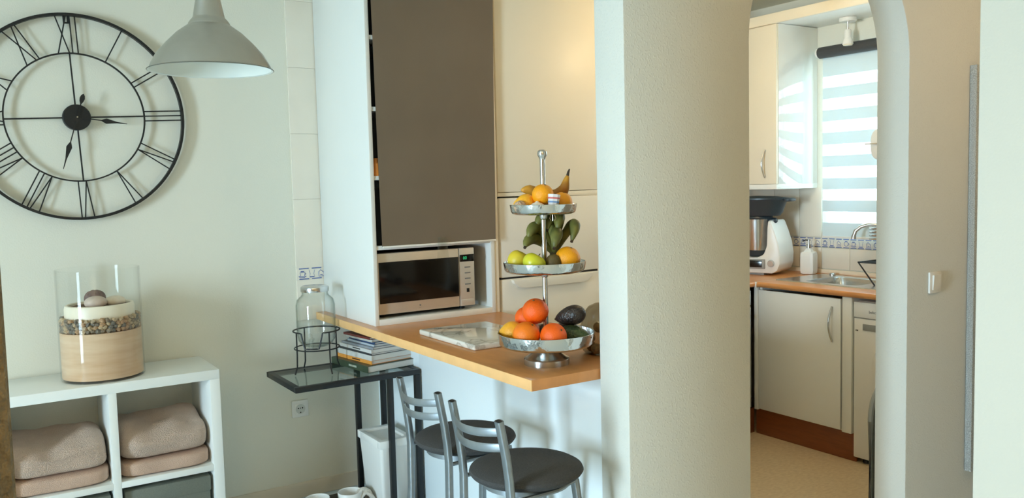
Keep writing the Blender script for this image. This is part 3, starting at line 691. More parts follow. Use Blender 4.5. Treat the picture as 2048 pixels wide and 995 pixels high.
# ------------------------------------------------------------------ curtain in the foreground
cu = thing('curtain', 'tan woven curtain edge in the foreground next to the shelf unit', 'curtain', (-.155, .60, .02))
b = NB(); n = 60; A = []; B = []
def cpt(k, z):
    x = -.17 + .34 * k / n; y = .030 * math.sin(k * .55) * (1 - .25 * z / 2.5)
    if k == n: x = .1706
    return x, y
rows = 24
grid = [[b.verts.new((cpt(k, z)[0] + .0, cpt(k, z)[1], z)) for k in range(n + 1)] for z in [2.50 * j / rows for j in range(rows + 1)]]
back = [[b.verts.new((cpt(k, z)[0] + (0.002 if k == n else 0), cpt(k, z)[1] + .006, z)) for k in range(n + 1)] for z in [2.50 * j / rows for j in range(rows + 1)]]
for G in (grid, back):
    for j in range(rows):
        for k in range(n): b.faces.new((G[j][k], G[j][k + 1], G[j + 1][k + 1], G[j + 1][k]))
for j in range(rows):
    for k in (0, n): b.faces.new((grid[j][k], back[j][k], back[j + 1][k], grid[j + 1][k]))
obj('fabric', b, 'curtain', cu)
bx('track', (-.20, .20, -.035, .04, 2.52, 2.58), 'white_plastic', cu, .004)
bx('header_tape', (-.17, .17, -.012, .018, 2.48, 2.525), 'curtain', cu, .004)

# ------------------------------------------------------------------ cube shelf, blankets, boxes
SX0, SX1, SY0, SY1 = .035, .855, 3.60, 3.955
sf = thing('shelving_unit', 'white cube shelving unit holding blankets below the clock', 'shelf', (SX0, SY0, 0))
wX, wY = SX1 - SX0, SY1 - SY0
bx('top_panel', (0, wX, 0, wY, .717, .757), 'white_lacquer', sf, .001); bx('bottom_panel', (0, wX, 0, wY, 0, .04), 'white_lacquer', sf, .001)
bx('side_panel', (0, .04, 0, wY, .04, .717), 'white_lacquer', sf, .001); bx('side_panel', (wX - .04, wX, 0, wY, .04, .717), 'white_lacquer', sf, .001)
bx('divider', (.395, .425, .002, wY, .04, .717), 'white_lacquer', sf, .001)
bx('shelf_board', (.04, .395, .002, wY, .333, .358), 'white_lacquer', sf, .001); bx('shelf_board', (.425, wX - .04, .002, wY, .333, .358), 'white_lacquer', sf, .001)
def blanket(x0, x1, z0, z1, y0, y1, m_, label, puff, seed):
    def fn(q, o):
        nz = noise.noise(Vector((o.x * 7 + seed, o.y * 7, o.z * 5)))
        H2 = (z1 - z0) / 2
        if q.z > -.3:
            k = (q.z + .3) / 1.3
            f = max(0.0, -q.y + .1)                       # 0 at the back .. 1.1 at the front
            o.z += k * puff * (.55 * nz + .30 * noise.noise(Vector((o.x * 15, o.y * 15 + seed, 0))))
            o.z -= k * H2 * (.62 * f * f) * (1 if puff > .02 else .1)
            o.z += k * puff * .5 * q.x * q.x * (1 if q.x < 0 else .4) 
        o.y += .012 * nz * (1 if q.y < 0 else 0) + (.006 * math.sin(o.z * 55 + 1.5 * nz + seed) if q.y < -.5 and puff > .02 else 0)
        o.x *= 1 - .03 * (1 if puff > .02 else 0) * (1 + nz) * max(0, q.z)
        return o
    b = NB(); blob(b, (0, 0, (z1 - z0) / 2), ((x1 - x0) / 2, (y1 - y0) / 2, (z1 - z0) / 2), 6, 36, fn)
    return tag(obj('blanket', b, m_, None, ((x0 + x1) / 2, (y0 + y1) / 2, z0)), label, 'blanket', 'folded blankets in the cube shelf')
blanket(.462, .812, .358, .425, 3.615, 3.93, 'blanket_pink', 'flat folded pink blanket under a thicker one next to the wall-socket side', .006, 1)
blanket(.466, .806, .424, .560, 3.618, 3.935, 'blanket', 'thick beige knitted blanket on the pink one beside the wall socket', .05, 5)
blanket(.080, .427, .358, .425, 3.615, 3.93, 'blanket_pink', 'flat folded pink blanket under a thicker one next to the curtain', .006, 9)
blanket(.082, .422, .424, .552, 3.618, 3.935, 'blanket', 'thick beige knitted blanket with slumped top next to the curtain', .05, 14)
for x0, lb in ((.475, 'grey lidded fabric box under the blankets on the wall socket side'), (.092, 'grey lidded fabric box under the blankets on the curtain side')):
    t = thing('storage_box', lb, 'box', (x0, 3.625, .04), group='grey boxes in the cube shelf')
    bx('body', (0, .325, 0, .31, 0, .22), 'box_grey', t, .004); bx('lid', (-.004, .329, -.004, .314, .205, .270), 'box_grey', t, .006)

# ------------------------------------------------------------------ glass vase with sand, pebbles, candle, shells
VX_, VY_, VZ = .440, 3.775, .757
vr = .156
va = thing('glass_vase', 'large clear glass cylinder vase filled with sand on the white shelf', 'vase', (VX_, VY_, VZ))
b = NB(); lathe(b, [(0, .0), (vr - .004, .0), (vr, .004), (vr, .440), (vr - .0015, .443), (vr - .004, .440), (vr - .004, .010), (0, .010)], 64); obj('glass', b, 'clear_glass', va)
b = NB(); lathe(b, [(0, .011), (vr - .0055, .011), (vr - .0055, .195), (0, .197)], 64)
tag(obj('sand_filling', b, 'sand', None, (VX_, VY_, VZ)), 'layered tan sand filling the bottom of the glass vase', 'sand')['kind'] = 'stuff'
b = NB(); lathe(b, [(0, .1975), (.123, .1975), (.129, .203), (.130, .285), (.126, .298), (.119, .300), (.114, .296), (.112, .278), (0, .276)], 56)
ca = thing('pillar_candle', 'wide cream hollow candle on the sand inside the glass vase', 'candle', (VX_, VY_, VZ)); obj('wax_body', b, 'wax', ca)
b = NB(); lathe(b, [(0, .2768), (.1125, .2768), (.1125, .2895), (.09, .284), (0, .283)], 48); obj('sand_bed', b, mat('brown_sand', rgb(118, 92, 76), .9, noise_amt=.15, noise_scale=120), ca)
PB = []
pcols = [rgb(172, 150, 120), rgb(132, 116, 96), rgb(188, 162, 126), rgb(112, 104, 92), rgb(176, 140, 104)]
for i, c_ in enumerate(pcols):
    b = NB(); blob(b, (0, 0, 0), (.0115, .0085, .0090), 2.2, 6, lambda q, o: o * (1 + .40 * noise.noise(q * 1.5 + Vector((i * 3.1, 0, 0)))))
    o = obj('pebble_tmp', b, mat('pebble_%d' % i, c_, .6, noise_amt=.25, noise_scale=120)); PB.append(o.data); o.data.name = 'pebble'; bpy.data.objects.remove(o)
k = 0
for layer, (rr_, zz, cnt) in enumerate(((.1415, .2055, 50), (.1415, .219, 50), (.1412, .2325, 50), (.1405, .245, 36))):
    for i in range(cnt):
        a = 2 * PI * (i + .5 * (layer % 2) + random.uniform(-.2, .2)) / cnt
        o = bpy.data.objects.new('pebble', random.choice(PB)); C.objects.link(o)
        o.location = (VX_ + rr_ * math.cos(a), VY_ + rr_ * math.sin(a), VZ + zz + random.uniform(-.001, .001))
        o.rotation_euler = (random.uniform(-1, 1), random.uniform(-1, 1), a + PI / 2 + random.uniform(-.5, .5)); q_ = random.uniform(.8, 1.12); o.scale = (q_, q_, q_)
        tag(o, 'small grey-brown pebble in the ring inside the glass vase', 'pebble', 'pebbles ringed inside the vase')
def shell(c, s, m_, label, ridges=0, mt=None):
    b = NB()
    def fn(q, o):
        if ridges: o = o * (1 + .04 * math.sin(ridges * math.atan2(q.y, q.x)))
        return o
    blob(b, (0, 0, s[2]), s, 2.1, 20, fn)
    return tag(obj('sea_shell', b, m_, None, c, rot=mt), label, 'shell')
zc = VZ + .2835
shell((VX_ - .020, VY_ - .055, zc), (.042, .036, .026), mat('shell_pink', rgb(204, 184, 170), .5, noise_amt=.05, noise_scale=60), 'pinkish rounded sea shell in the candle in front of the dark one')
shell((VX_ - .012, VY_ + .028, zc), (.040, .034, .034), mat('shell_dark', rgb(118, 96, 90), .6, noise_amt=.15, noise_scale=90), 'dark purple-brown sea shell standing tallest in the candle', 14)
shell((VX_ + .055, VY_ - .02, zc), (.040, .036, .022), mat('shell_cream', rgb(228, 212, 192), .5, noise_amt=.04, noise_scale=60), 'pale cream sea shell in the candle beside the pink one')

# ------------------------------------------------------------------ wall socket
ws = thing('wall_socket', 'white round-hole wall socket under the black side table', 'socket', (1.312, 3.97, .437))
bx('plate', (-.041, .041, -.010, -.0005, -.041, .041), 'white_plastic', ws, .004)
bx('insert', (-.027, .027, -.013, -.009, -.027, .027), 'white_plastic', ws, .002)
b = NB(); lathe(b, [(0, .0132), (.0205, .0132), (.0215, .0150), (.0230, .0150), (.0235, .0130)], 32, mtx=RY); obj('recess', b, mat('socket_recess_shade', rgb(206, 208, 202), .4, noise_amt=.01), ws)  # flat disc, greyer than the plate to paint the recess shade
for x, zz, r_ in ((-.010, .004, .0034), (.0, .004, .0026), (.010, .004, .0034), (0, -.017, .0034)):
    b = NB(); lathe(b, [(0, .0138), (r_, .0138), (r_, .0131), (0, .0131)], 12, mtx=Matrix.Translation((x, 0, zz)) @ RY); obj('hole', b, 'hole_shade', ws)  # dark discs on the surface paint the shaded holes

# ------------------------------------------------------------------ side table
TX0, TX1, TY0, TY1, TZ = 1.128, 1.712, 3.455, 3.862, .662
tb = thing('side_table', 'black metal side table with glass top tucked under the bar counter', 'side table', (TX0, TY0, 0))
tw, td = TX1 - TX0, TY1 - TY0; th = .024
for a in ((0, tw, 0, th), (0, tw, td - th, td)): bx('top_rail', (a[0], a[1], a[2], a[3], TZ - th, TZ), 'black_metal', tb, .0015)
for a in ((0, th, th, td - th), (tw - th, tw, th, td - th)): bx('top_rail', (a[0], a[1], a[2], a[3], TZ - th, TZ), 'black_metal', tb, .0015)
bx('glass_top', (th, tw - th, th, td - th, TZ - .009, TZ - .001), 'table_glass', tb, 0)
lx0, lx1 = .425, tw - th
for x in (lx0, lx1):
    for y in (0.0, td - th): bx('leg', (x, x + th, y, y + th, .018, TZ - th), 'black_metal', tb, .0015)
bx('base_plate', (.02, tw, 0, td, 0, .018), 'black_metal', tb, .002)

# glass drink jar and its wire stand
JX, JY = 1.322, 3.715
js = thing('jar_stand', 'black wire stand holding the glass drink jar on the side table', 'stand', (JX, JY, TZ))
b = NB()
def wring(r, zf, n=48): return [(r * math.cos(2 * PI * k / n), r * math.sin(2 * PI * k / n), zf(2 * PI * k / n)) for k in range(n)]
# the ring dips at the front where the tap sits
fa = math.atan2(-.84, -.54)
def dip(a):
    d = abs((a - fa + PI) % (2 * PI) - PI); return .192 - (.070 * (1 if d < .32 else max(0, 1 - (d - .32) / .16)) if d < .48 else 0)
tube(b, wring(.104, dip, 72), .0035, 8, True); obj('ring', b, 'black_metal', js)
for k in range(4):
    a = fa + PI / 4 + k * PI / 2; c_, s_ = math.cos(a), math.sin(a); b = NB()
    tube(b, [(.104 * c_, .104 * s_, .192), (.104 * c_, .104 * s_, .09), (.106 * c_, .106 * s_, .035), (.118 * c_, .118 * s_, .0035)], .0035, 8); obj('leg', b, 'black_metal', js)
b = NB(); tube(b, wring(.101, lambda a: .112, 40), .003, 8, True); obj('lower_ring', b, 'black_metal', js)
jr = thing('drink_jar', 'clear glass drink jar with steel screw lid and tap in the wire stand', 'jar', (JX, JY, TZ + .118))
r = .088
out = [(0, .002), (.045, 0), (.068, .010), (.082, .03), (r, .06), (r, .19), (.082, .215), (.064, .232), (.059, .24), (.059, .262)]
inn = [(q - .003 if q > .01 else 0, z_ + (.004 if i < 3 else 0)) for i, (q, z_) in enumerate(out)]
b = NB(); lathe(b, out + inn[::-1], 48); obj('glass', b, 'jar_glass', jr)
b = NB(); lathe(b, [(0, .278), (.055, .278), (.062, .274), (.0635, .270), (.0635, .256), (.0625, .252), (.0605, .252), (.0605, .262), (0, .264)], 48); obj('lid', b, 'steel', jr)
b = NB(); dx, dy = math.cos(fa), math.sin(fa)
tube(b, [(dx * .078, dy * .078, .045), (dx * .118, dy * .118, .045)], .009, 12); tube(b, [(dx * .112, dy * .112, .050), (dx * .112, dy * .112, .005)], .007, 12); box(b, dx * .112 - .004, dx * .112 + .004, dy * .112 - .012, dy * .112 + .012, .052, .075, .002)
obj('tap', b, 'clear_plastic', jr)

# books and magazines
z = TZ + .0005
BK = [  # thickness, width(x), depth(y), spine colour, label, rot, dx
 (.030, .255, .335, rgb(58, 72, 52), 'dark green hardback at the bottom of the stack under the bar', .24, .0, -.012),
 (.017, .245, .315, rgb(238, 160, 72), 'orange-spined paperback on the dark green hardback', .27, .03, .012),
 (.024, .250, .300, rgb(214, 212, 206), 'thick white magazine resting on the orange-spined book', .26, .03, .010),
 (.009, .245, .300, rgb(60, 62, 66), 'thin black magazine on the thick white one', .24, .03, .014),
 (.016, .240, .295, rgb(220, 218, 214), 'white magazine with a black and red spine print', .22, .03, .012),
 (.010, .235, .280, rgb(150, 156, 164), 'silver-grey brochure in the upper half of the stack', .27, .04, .016),
 (.009, .200, .250, rgb(196, 206, 214), 'pale blue booklet below the navy one', .20, .05, .025),
 (.010, .195, .245, rgb(52, 76, 116), 'navy blue booklet near the top of the stack', .18, .055, .03),
 (.012, .195, .240, rgb(206, 204, 196), 'off-white booklet under the maroon one', .22, .045, .035),
 (.010, .190, .235, rgb(120, 48, 40), 'maroon booklet on top of the stack under the counter', .25, .035, .04)]
for i, (h_, wx, wy_, col, lab, rz, dx_, dy_) in enumerate(BK):
    t = thing('book', lab, 'book', (1.485 + dx_, 3.535 + dy_, z), rotz=rz * .55)
    m_ = mat('book_cover_%d' % i, col, .4, noise_amt=.06, noise_scale=15)
    wx = min(wx, .232 - dx_ + .02)
    bx('pages', (.004, wx - .003, .003, wy_ - .003, .0015, h_ - .0015), 'paper', t, 0)
    b = NB(); box(b, 0, wx, 0, wy_, 0, .0015); box(b, 0, wx, 0, wy_, h_ - .0015, h_); box(b, 0, .003, 0, wy_, .0015, h_ - .0015); obj('cover', b, m_, t)
    if i in (0, 1, 4):
        b = NB(); box(b, -.0004, .0003, .10, .17, h_ * .35, h_ * .65)
        obj('spine_print', b, mat('print_%d' % i, {0: rgb(170, 176, 160), 1: rgb(60, 40, 30), 4: rgb(40, 40, 44)}[i], .6, noise_amt=.02), t)
    z += h_ + .0004

# white bin, pots and cord bundle on the base plate
bn = thing('waste_bin', 'white plastic waste bin with framed lid inside the side table legs', 'bin', (1.592, 3.605, .018))
t = bmesh.new()
lp = [(.062, .100, .0), (.078, .122, .305)]
rings = [[t.verts.new((p[0], p[1], zz)) for p in rr(-a, a, -c, c, .014, 4)] for a, c, zz in ((.060, .098, .0), (.062, .100, .004), (.078, .124, .300))]
n = len(rings[0]); t.faces.new(rings[0][::-1])
for A, B in zip(rings[:-1], rings[1:]):
    for k in range(n): t.faces.new((A[k], A[(k + 1) % n], B[(k + 1) % n], B[k]))
t.faces.new(rings[-1]); obj('body', t, 'white_plastic', bn)
b = NB()
for a in ((-.083, .083, -.130, -.098), (-.083, .083, .098, .130), (-.083, -.058, -.098, .098), (.058, .083, -.098, .098)): box(b, *a, .298, .334, .003)
obj('lid_frame', b, 'white_plastic', bn); bx('lid_flap', (-.058, .058, -.098, .098, .310, .322), 'white_plastic', bn, .003)
for (px_, py_, lb, mcol) in ((1.415, 3.62, 'white ceramic pot with dark brown inside on the black base plate', rgb(92, 66, 44)), (1.262, 3.63, 'white ceramic pot next to the baseboard end away from the bin', rgb(196, 194, 182))):
    t = thing('ceramic_pot', lb, 'pot', (px_, py_, .018))
    b = NB(); lathe(b, [(0, 0), (.048, 0), (.052, .004), (.056, .085), (.0545, .088), (.0515, .085), (.048, .012), (0, .010)], 40); obj('body', b, 'white_plastic', t)
    b = NB(); lathe(b, [(0, .030), (.0488, .030), (.0488, .034), (0, .036)], 32); obj('filling', b, mat('pot_fill_' + lb[20:24], mcol, .8, noise_amt=.2, noise_scale=60), t)
b = NB()
for k in range(7):
    a = k * .16 - .3; pts = []
    for j in range(13):
        q = PI * j / 12; pts.append((.040 * math.cos(q) * math.cos(a) + .004 * math.sin(k * 2 + j), .034 * math.sin(a) * 2 + .018 * math.cos(q) * math.sin(a), .006 + .082 * math.sin(q) * (1 - .05 * abs(k - 3))))
    tube(b, pts, .0085, 6)
tag(obj('cord_bundle', b, mat('cord_yarn', rgb(214, 208, 198), .9, noise_amt=.08, noise_scale=90, bump=.4, bump_scale=300), None, (1.478, 3.60, .019)), 'looped off-white cord bundle between the pot and the bin', 'cord')

# ------------------------------------------------------------------ bar stools
def make_stool(label):
    s = thing('bar_stool', label, 'stool', (0, 0, 0), group='bar stools at the counter')
    b = NB()
    lathe(b, [(0, .600), (.125, .602), (.155, .609), (.169, .618), (.1755, .627), (.172, .635), (.158, .643), (.125, .651), (.07, .656), (0, .658)], 56); obj('seat', b, 'seat_fabric', s)
    b = NB(); lathe(b, [(.120, .586), (.135, .586), (.135, .602), (.120, .602)], 40, closed=True); obj('seat_ring', b, 'stool_metal', s)
    for sg in (-1, 1):
        b = NB(); y = sg * .140
        tube(b, [(-.175, y, .836), (-.168, y, .80), (-.155, y, .73), (-.146, y, .66), (-.142, y, .60), (-.144, y, .45), (-.152, y * 1.03, .22), (-.165, y * 1.08, 0)], 1.0, 24, flat=(.0155, .0100, (0, 1, 0), .55))
        lg = obj('rear_leg', b, 'stool_metal', s)
        b = NB(); tube(b, [(-.1752, y, .8355), (-.1753, y, .8368)], 1.0, 24, flat=(.0120, .0070, (0, 1, 0), .55)); obj('end_opening_shade', b, 'hole_shade', lg)  # dark disc on the post top paints the shaded tube interior
        b = NB(); tube(b, [(.120, sg * .085, .595), (.124, sg * .10, .50), (.135, sg * .125, .25), (.150, sg * .150, 0)], 1.0, 24, flat=(.0150, .0100, (0, 1, 0), .55)); obj('front_leg', b, 'stool_metal', s)
        b = NB(); tube(b, [(-.142, y, .594), (.02, sg * .135, .594), (.118, sg * .09, .594)], .007, 8); obj('side_rail', b, 'stool_metal', s)
    for zc_, x0 in ((.803, -.168), (.757, -.160)):
        b = NB(); pts = [(x0 - .045 * (1 - (2 * k / 16 - 1) ** 2), .140 * (2 * k / 16 - 1), zc_ - .012 * (1 - (2 * k / 16 - 1) ** 2)) for k in range(17)]
        tube(b, pts, 1.0, 10, flat=(.0125, .0022, (0, 0, 1))); obj('back_slat', b, 'stool_metal', s)
    b = NB(); tube(b, [(-.155, .147, .26), (-.155, -.147, .26), (.135, -.124, .26), (.135, .124, .26)], .008, 8, True); obj('footrest', b, 'stool_metal', s)
    return s
s1 = make_stool('grey metal bar stool with dark round seat beside the black side table')
dup(s1, (1.395, 2.112, 0), -.02, 'grey metal bar stool with dark round seat beside the plaster pillar')
s1.location = (1.41, 2.512, 0)

# ------------------------------------------------------------------ marble board
mb_m = mat('marble', rgb(214, 208, 194), .08, coat=.4, col2=rgb(206, 200, 186), noise_scale=4)
def marble():
    nt = mb_m.node_tree; p = nt.nodes['Principled BSDF']; tc = nt.nodes.new('ShaderNodeTexCoord')
    n = nt.nodes.new('ShaderNodeTexNoise'); n.inputs['Scale'].default_value = 3.6; n.inputs['Detail'].default_value = 6; n.inputs['Distortion'].default_value = 1.2; nt.links.new(tc.outputs['Object'], n.inputs['Vector'])
    r = nt.nodes.new('ShaderNodeValToRGB'); e = r.color_ramp.elements
    e[0].position = .475; e[0].color = rgb(228, 224, 214); e[1].position = .525; e[1].color = rgb(228, 224, 214)
    q = e.new(.50); q.color = rgb(180, 174, 162)
    nt.links.new(n.outputs['Fac'], r.inputs[0]); nt.links.new(r.outputs[0], p.inputs['Base Color'])
marble()
b = NB(); box(b, 1.510, 1.825, 2.605, 3.045, 0, .022, .006, 3)
tag(obj('marble_board', b, mb_m, None, (0, 0, .9002)), 'white grey-veined marble board lying on the bar counter', 'board')

# ------------------------------------------------------------------ three tier fruit stand
SXX, SYY = 1.590, 2.268
fs = thing('fruit_stand', 'three-tier hammered silver fruit stand on the bar counter', 'fruit stand', (SXX, SYY, .9))
b = NB(); lathe(b, [(0, 0), (.075, 0), (.0755, .003), (.0755, .019), (.074, .021), (.064, .026), (.050, .036), (.039, .048), (.033, .062), (0, .062)], 56); obj('base', b, 'steel', fs)
b = NB(); lathe(b, [(0, .06), (.0085, .06), (.0085, .676), (0, .676)], 20); obj('pole', b, 'steel', fs)
for zt, rt, hh in ((.062, .160, .044), (.305, .136, .034), (.494, .110, .032)):
    b = NB(); lathe(b, [(.012, 0), (rt - .018, 0), (rt - .008, .004), (rt - .004, .010), (rt, hh), (rt - .001, hh + .0012), (rt - .003, hh), (rt - .007, .011), (rt - .011, .007), (rt - .02, .0035), (.012, .0035)], 72, (0, 0, zt), closed=True); obj('tray', b, 'hammered', fs)
    b = NB(); lathe(b, [(.0086, -.018), (.012, -.014), (.013, -.003), (.026, -.0005), (.0086, -.0005)], 24, (0, 0, zt)) if zt > .1 else lathe(b, [(.0086, .022), (.012, .018), (.014, .0045), (.0086, .0045)], 24, (0, 0, zt)); obj('collar', b, 'steel', fs)
b = NB(); lathe(b, [(0, .672), (.010, .672), (.011, .678), (.0145, .683), (.016, .690), (.0145, .698), (.009, .703), (0, .704)], 24); obj('finial', b, 'steel', fs)['label'] = 'round knob on top'
rv = Vector((.839, -.544, 0)).normalized(); fv = Vector((.544, .839, 0)).normalized()
def at(a, d, z): p = Vector((SXX, SYY, 0)) + rv * a + fv * d; return (p.x, p.y, z)
M_or = mat('orange_peel', rgb(250, 100, 8), .42, noise_amt=.06, noise_scale=25, bump=.25, bump_scale=420)
M_or2 = mat('orange_peel_pale', rgb(250, 126, 14), .42, noise_amt=.06, noise_scale=25, bump=.25, bump_scale=420)
M_yo = mat('orange_peel_yellow', rgb(252, 166, 14), .40, noise_amt=.05, noise_scale=25, bump=.25, bump_scale=420)
M_le = mat('lemon_peel', rgb(252, 184, 36), .42, col2=rgb(240, 166, 44), noise_scale=30, bump=.25, bump_scale=300)
M_ap = mat('yellow_apple', rgb(220, 208, 40), .35, col2=rgb(196, 200, 48), noise_scale=12)
M_qu = mat('quince_skin', rgb(226, 196, 40), .45, col2=rgb(204, 184, 52), noise_scale=14)
M_av = mat('avocado_black', rgb(40, 36, 34), .30, col2=rgb(58, 46, 38), noise_scale=50, bump=.4, bump_scale=160)
M_ag = mat('avocado_green', rgb(50, 66, 36), .32, col2=rgb(64, 80, 42), noise_scale=50, bump=.4, bump_scale=160)
M_ol = mat('olive_skin', rgb(92, 84, 66), .5, col2=rgb(112, 100, 84), noise_scale=40, bump=.3, bump_scale=200)
M_kw = mat('kiwi_skin', rgb(106, 84, 40), .6, col2=rgb(84, 74, 34), noise_scale=40, bump=.3, bump_scale=300)
M_st = mat('fruit_stem', rgb(86, 76, 42), .7, noise_amt=.15, noise_scale=60)
M_gb = mat('banana_green', rgb(128, 124, 58), .5, col2=rgb(92, 96, 46), noise_scale=20)
M_yb = mat('banana_ripe', rgb(206, 148, 46), .5, col2=rgb(160, 104, 38), noise_scale=16, detail=6)
M_bt = mat('banana_tip', rgb(58, 44, 30), .7, noise_amt=.2, noise_scale=60)
def fruit(name, label, cat, pos, s, m_, rot=(0, 0, 0), kind='round', stem=True):
    t = thing(name, label, cat, pos); t.rotation_euler = rot
    b = NB()
    def f_round(q, o):
        o.z -= .06 * s[2] * math.exp(-((q.x ** 2 + q.y ** 2) / .03)) * (1 if q.z > 0 else -1); return o
    def f_lemon(q, o): k = abs(q.x); o.y *= 1 - .25 * k ** 3; o.z *= 1 - .25 * k ** 3; o.x *= 1 + .16 * k ** 6; return o
    def f_pear(q, o): k = (q.x + 1) / 2; g = 1.0 - .42 * k ** 1.6; o.y *= g; o.z *= g; o.x *= 1.1; return o
    def f_apple(q, o):
        o.z -= .22 * s[2] * math.exp(-((q.x ** 2 + q.y ** 2) / .10)) * (1 if q.z > 0 else -.6); o.x *= 1 + .06 * q.z; o.y *= 1 + .06 * q.z; return o
    blob(b, (0, 0, 0), s, 2.0, 24, {'round': f_round, 'lemon': f_lemon, 'pear': f_pear, 'apple': f_apple}[kind]); obj('flesh', b, m_, t)
    if stem:
        b = NB()
        if kind in ('lemon', 'pear'): blob(b, (s[0] * (1.12 if kind == 'lemon' else 1.08), 0, 0), (.004, .0045, .0045), 2, 6)
        elif kind == 'apple': tube(b, [(0, 0, s[2] * .72), (.002, 0, s[2] * 1.12)], .0018, 6)
        else: lathe(b, [(0, .0026), (.003, .002), (.0045, 0), (0, 0)], 8, (0, 0, s[2] * .935))
        obj('stem', b, M_st, t)
    return t
zb = .9 + .062 + .0036
# bottom tray
fruit('lemon', 'yellow lemon at the rim of the bottom tray beside the oranges', 'lemon', at(-.110, .006, zb + .039), (.042, .038, .038), M_le, (0, 0, 2.2), 'lemon')
fruit('orange', 'orange with pale peel in front of the lemon in the bottom tray', 'orange', at(-.066, -.076, zb + .044), (.0445, .0445, .043), M_or2, (.5, .3, 0))
fruit('orange', 'deep orange fruit on top of the pile in the bottom tray', 'orange', at(-.034, -.015, zb + .112), (.0435, .0435, .042), M_or, (.2, -.3, 0))
fruit('orange', 'orange mostly hidden behind the pile in the bottom tray', 'orange', at(-.062, .062, zb + .078), (.040, .040, .039), M_or, (.1, .1, 0))
fruit('orange', 'orange hidden under the topmost orange in the bottom tray', 'orange', at(-.056, .058, zb + .0385 - .0), (.036, .036, .0385), M_or2, (.1, .2, 0))
fruit('orange', 'bright orange with grey scar near the pole in the bottom tray', 'orange', at(.020, -.098, zb + .042), (.0435, .0435, .042), M_or, (.9, .35, 0))
fruit('avocado', 'smooth green avocado at the front rim of the bottom tray', 'avocado', at(.092, -.052, zb + .036), (.048, .036, .036), M_ag, (0, .10, -.9), 'pear')
fruit('avocado', 'black avocado lying flat near the pole in the bottom tray', 'avocado', at(.058, .020, zb + .036), (.050, .036, .036), M_av, (0, 0, 2.6), 'pear')
fruit('avocado', 'shiny black avocado on top of the others in the bottom tray', 'avocado', at(.080, -.020, zb + .095), (.048, .036, .037), M_av, (.1, .25, -.9 + PI), 'pear')
# smoky jar of walnuts on the counter behind the pillar edge
glass('smoky_glass', (0.62, 0.60, 0.54, 1), ior=1.45)
wj = thing('nut_jar', 'smoky round glass jar behind the fruit stand by the pillar', 'jar', at(.190, .150, .9004))
b = NB(); lathe(b, [(0, 0), (.045, 0), (.058, .012), (.064, .05), (.064, .10), (.055, .14), (.036, .165), (.012, .176), (0, .178)], 40); obj('glass', b, 'smoky_glass', wj)
M_nu = mat('walnut_shell', rgb(206, 166, 112), .7, noise_amt=.2, noise_scale=70, bump=.7, bump_scale=110)
NU = None
for k, (x, y, z_) in enumerate(((-.030, -.022, .022), (.018, -.036, .022), (.034, .014, .022), (-.010, .032, .022), (-.034, .010, .022 + .034), (.0, -.030, .056), (.028, -.006, .058), (.002, .006, .090))):
    if NU is None:
        b = NB(); blob(b, (0, 0, 0), (.020, .017, .018), 2.1, 14, lambda q, o: o * (1 + .07 * noise.noise(q * 5))); o = obj('walnut', b, M_nu); NU = o.data
    else:
        o = bpy.data.objects.new('walnut', NU); C.objects.link(o)
    c_ = at(.190, .150, .9004); o.location = (c_[0] + x, c_[1] + y, c_[2] + z_); o.rotation_euler = (k, k * 1.7, k * .6)
    tag(o, 'light brown walnut inside the smoky jar by the pillar', 'walnut', 'walnuts in the smoky jar')
# middle tray
zm = .9 + .305 + .0036
fruit('quince', 'yellow quince at the rim of the middle tray', 'quince', at(-.088, -.020, zm + .036), (.034, .034, .036), M_qu, (.3, .4, 0), 'apple', False)
fruit('apple', 'yellow-green apple beside the quince in the middle tray', 'apple', at(-.036, -.076, zm + .031), (.039, .037, .033), M_ap, (.2, .5, 0), 'apple')
fruit('kiwi', 'brown kiwi beside the pole in the middle tray', 'kiwi', at(.026, -.060, zm + .029), (.027, .026, .030), M_kw, (0, 0, 0), 'round', False)
fruit('orange', 'yellow-orange fruit at the pillar side of the middle tray', 'orange', at(.074, -.036, zm + .040), (.0415, .0415, .040), M_yo, (.3, .2, 0))
# hook and green bananas
hk = thing('banana_hook', 'small wire hook under the top tray holding the green bananas', 'hook', at(.030, .0, 1.36))
b = NB()
for k in (-1, 0, 1): tube(b, [(rv * (.006 * k) + Vector((0, 0, .012))).to_tuple(), (rv * (.010 * k) + Vector((0, 0, .020))).to_tuple(), (rv * (.005 * k) + Vector((0, 0, .0335))).to_tuple()], .0013, 6)
obj('wire', b, 'steel', hk)
bb = thing('banana_bunch', 'bunch of small green bananas hanging above the middle tray', 'bananas', at(.035, .050, zm + .03))
def banana(parent, P, rmax, m_, tipm, name='banana'):
    N = 14; pts = []
    for k in range(N + 1):
        t_ = k / N; a, c_, d_ = [Vector(p) for p in P]; pts.append((1 - t_) ** 2 * a + 2 * t_ * (1 - t_) * c_ + t_ ** 2 * d_)
    rad = [rmax * (.50 + .50 * min(1, (k / N) / .40)) * (1 if k < N - 3 else (.94 if k == N - 3 else (.80 if k == N - 2 else (.55 if k == N - 1 else .25)))) for k in range(N + 1)]
    b = NB(); tube(b, pts, rad, 12); o = obj(name, b, m_, parent, smooth=80)
    b = NB(); e = (pts[-1] - pts[-2]).normalized(); tube(b, [pts[-1] - e * .001, pts[-1] + e * .005], rmax * .27, 8); obj('tip', b, tipm, o)
    return o
def loc(a, d, z): return (rv * a + fv * d + Vector((0, 0, z))).to_tuple()
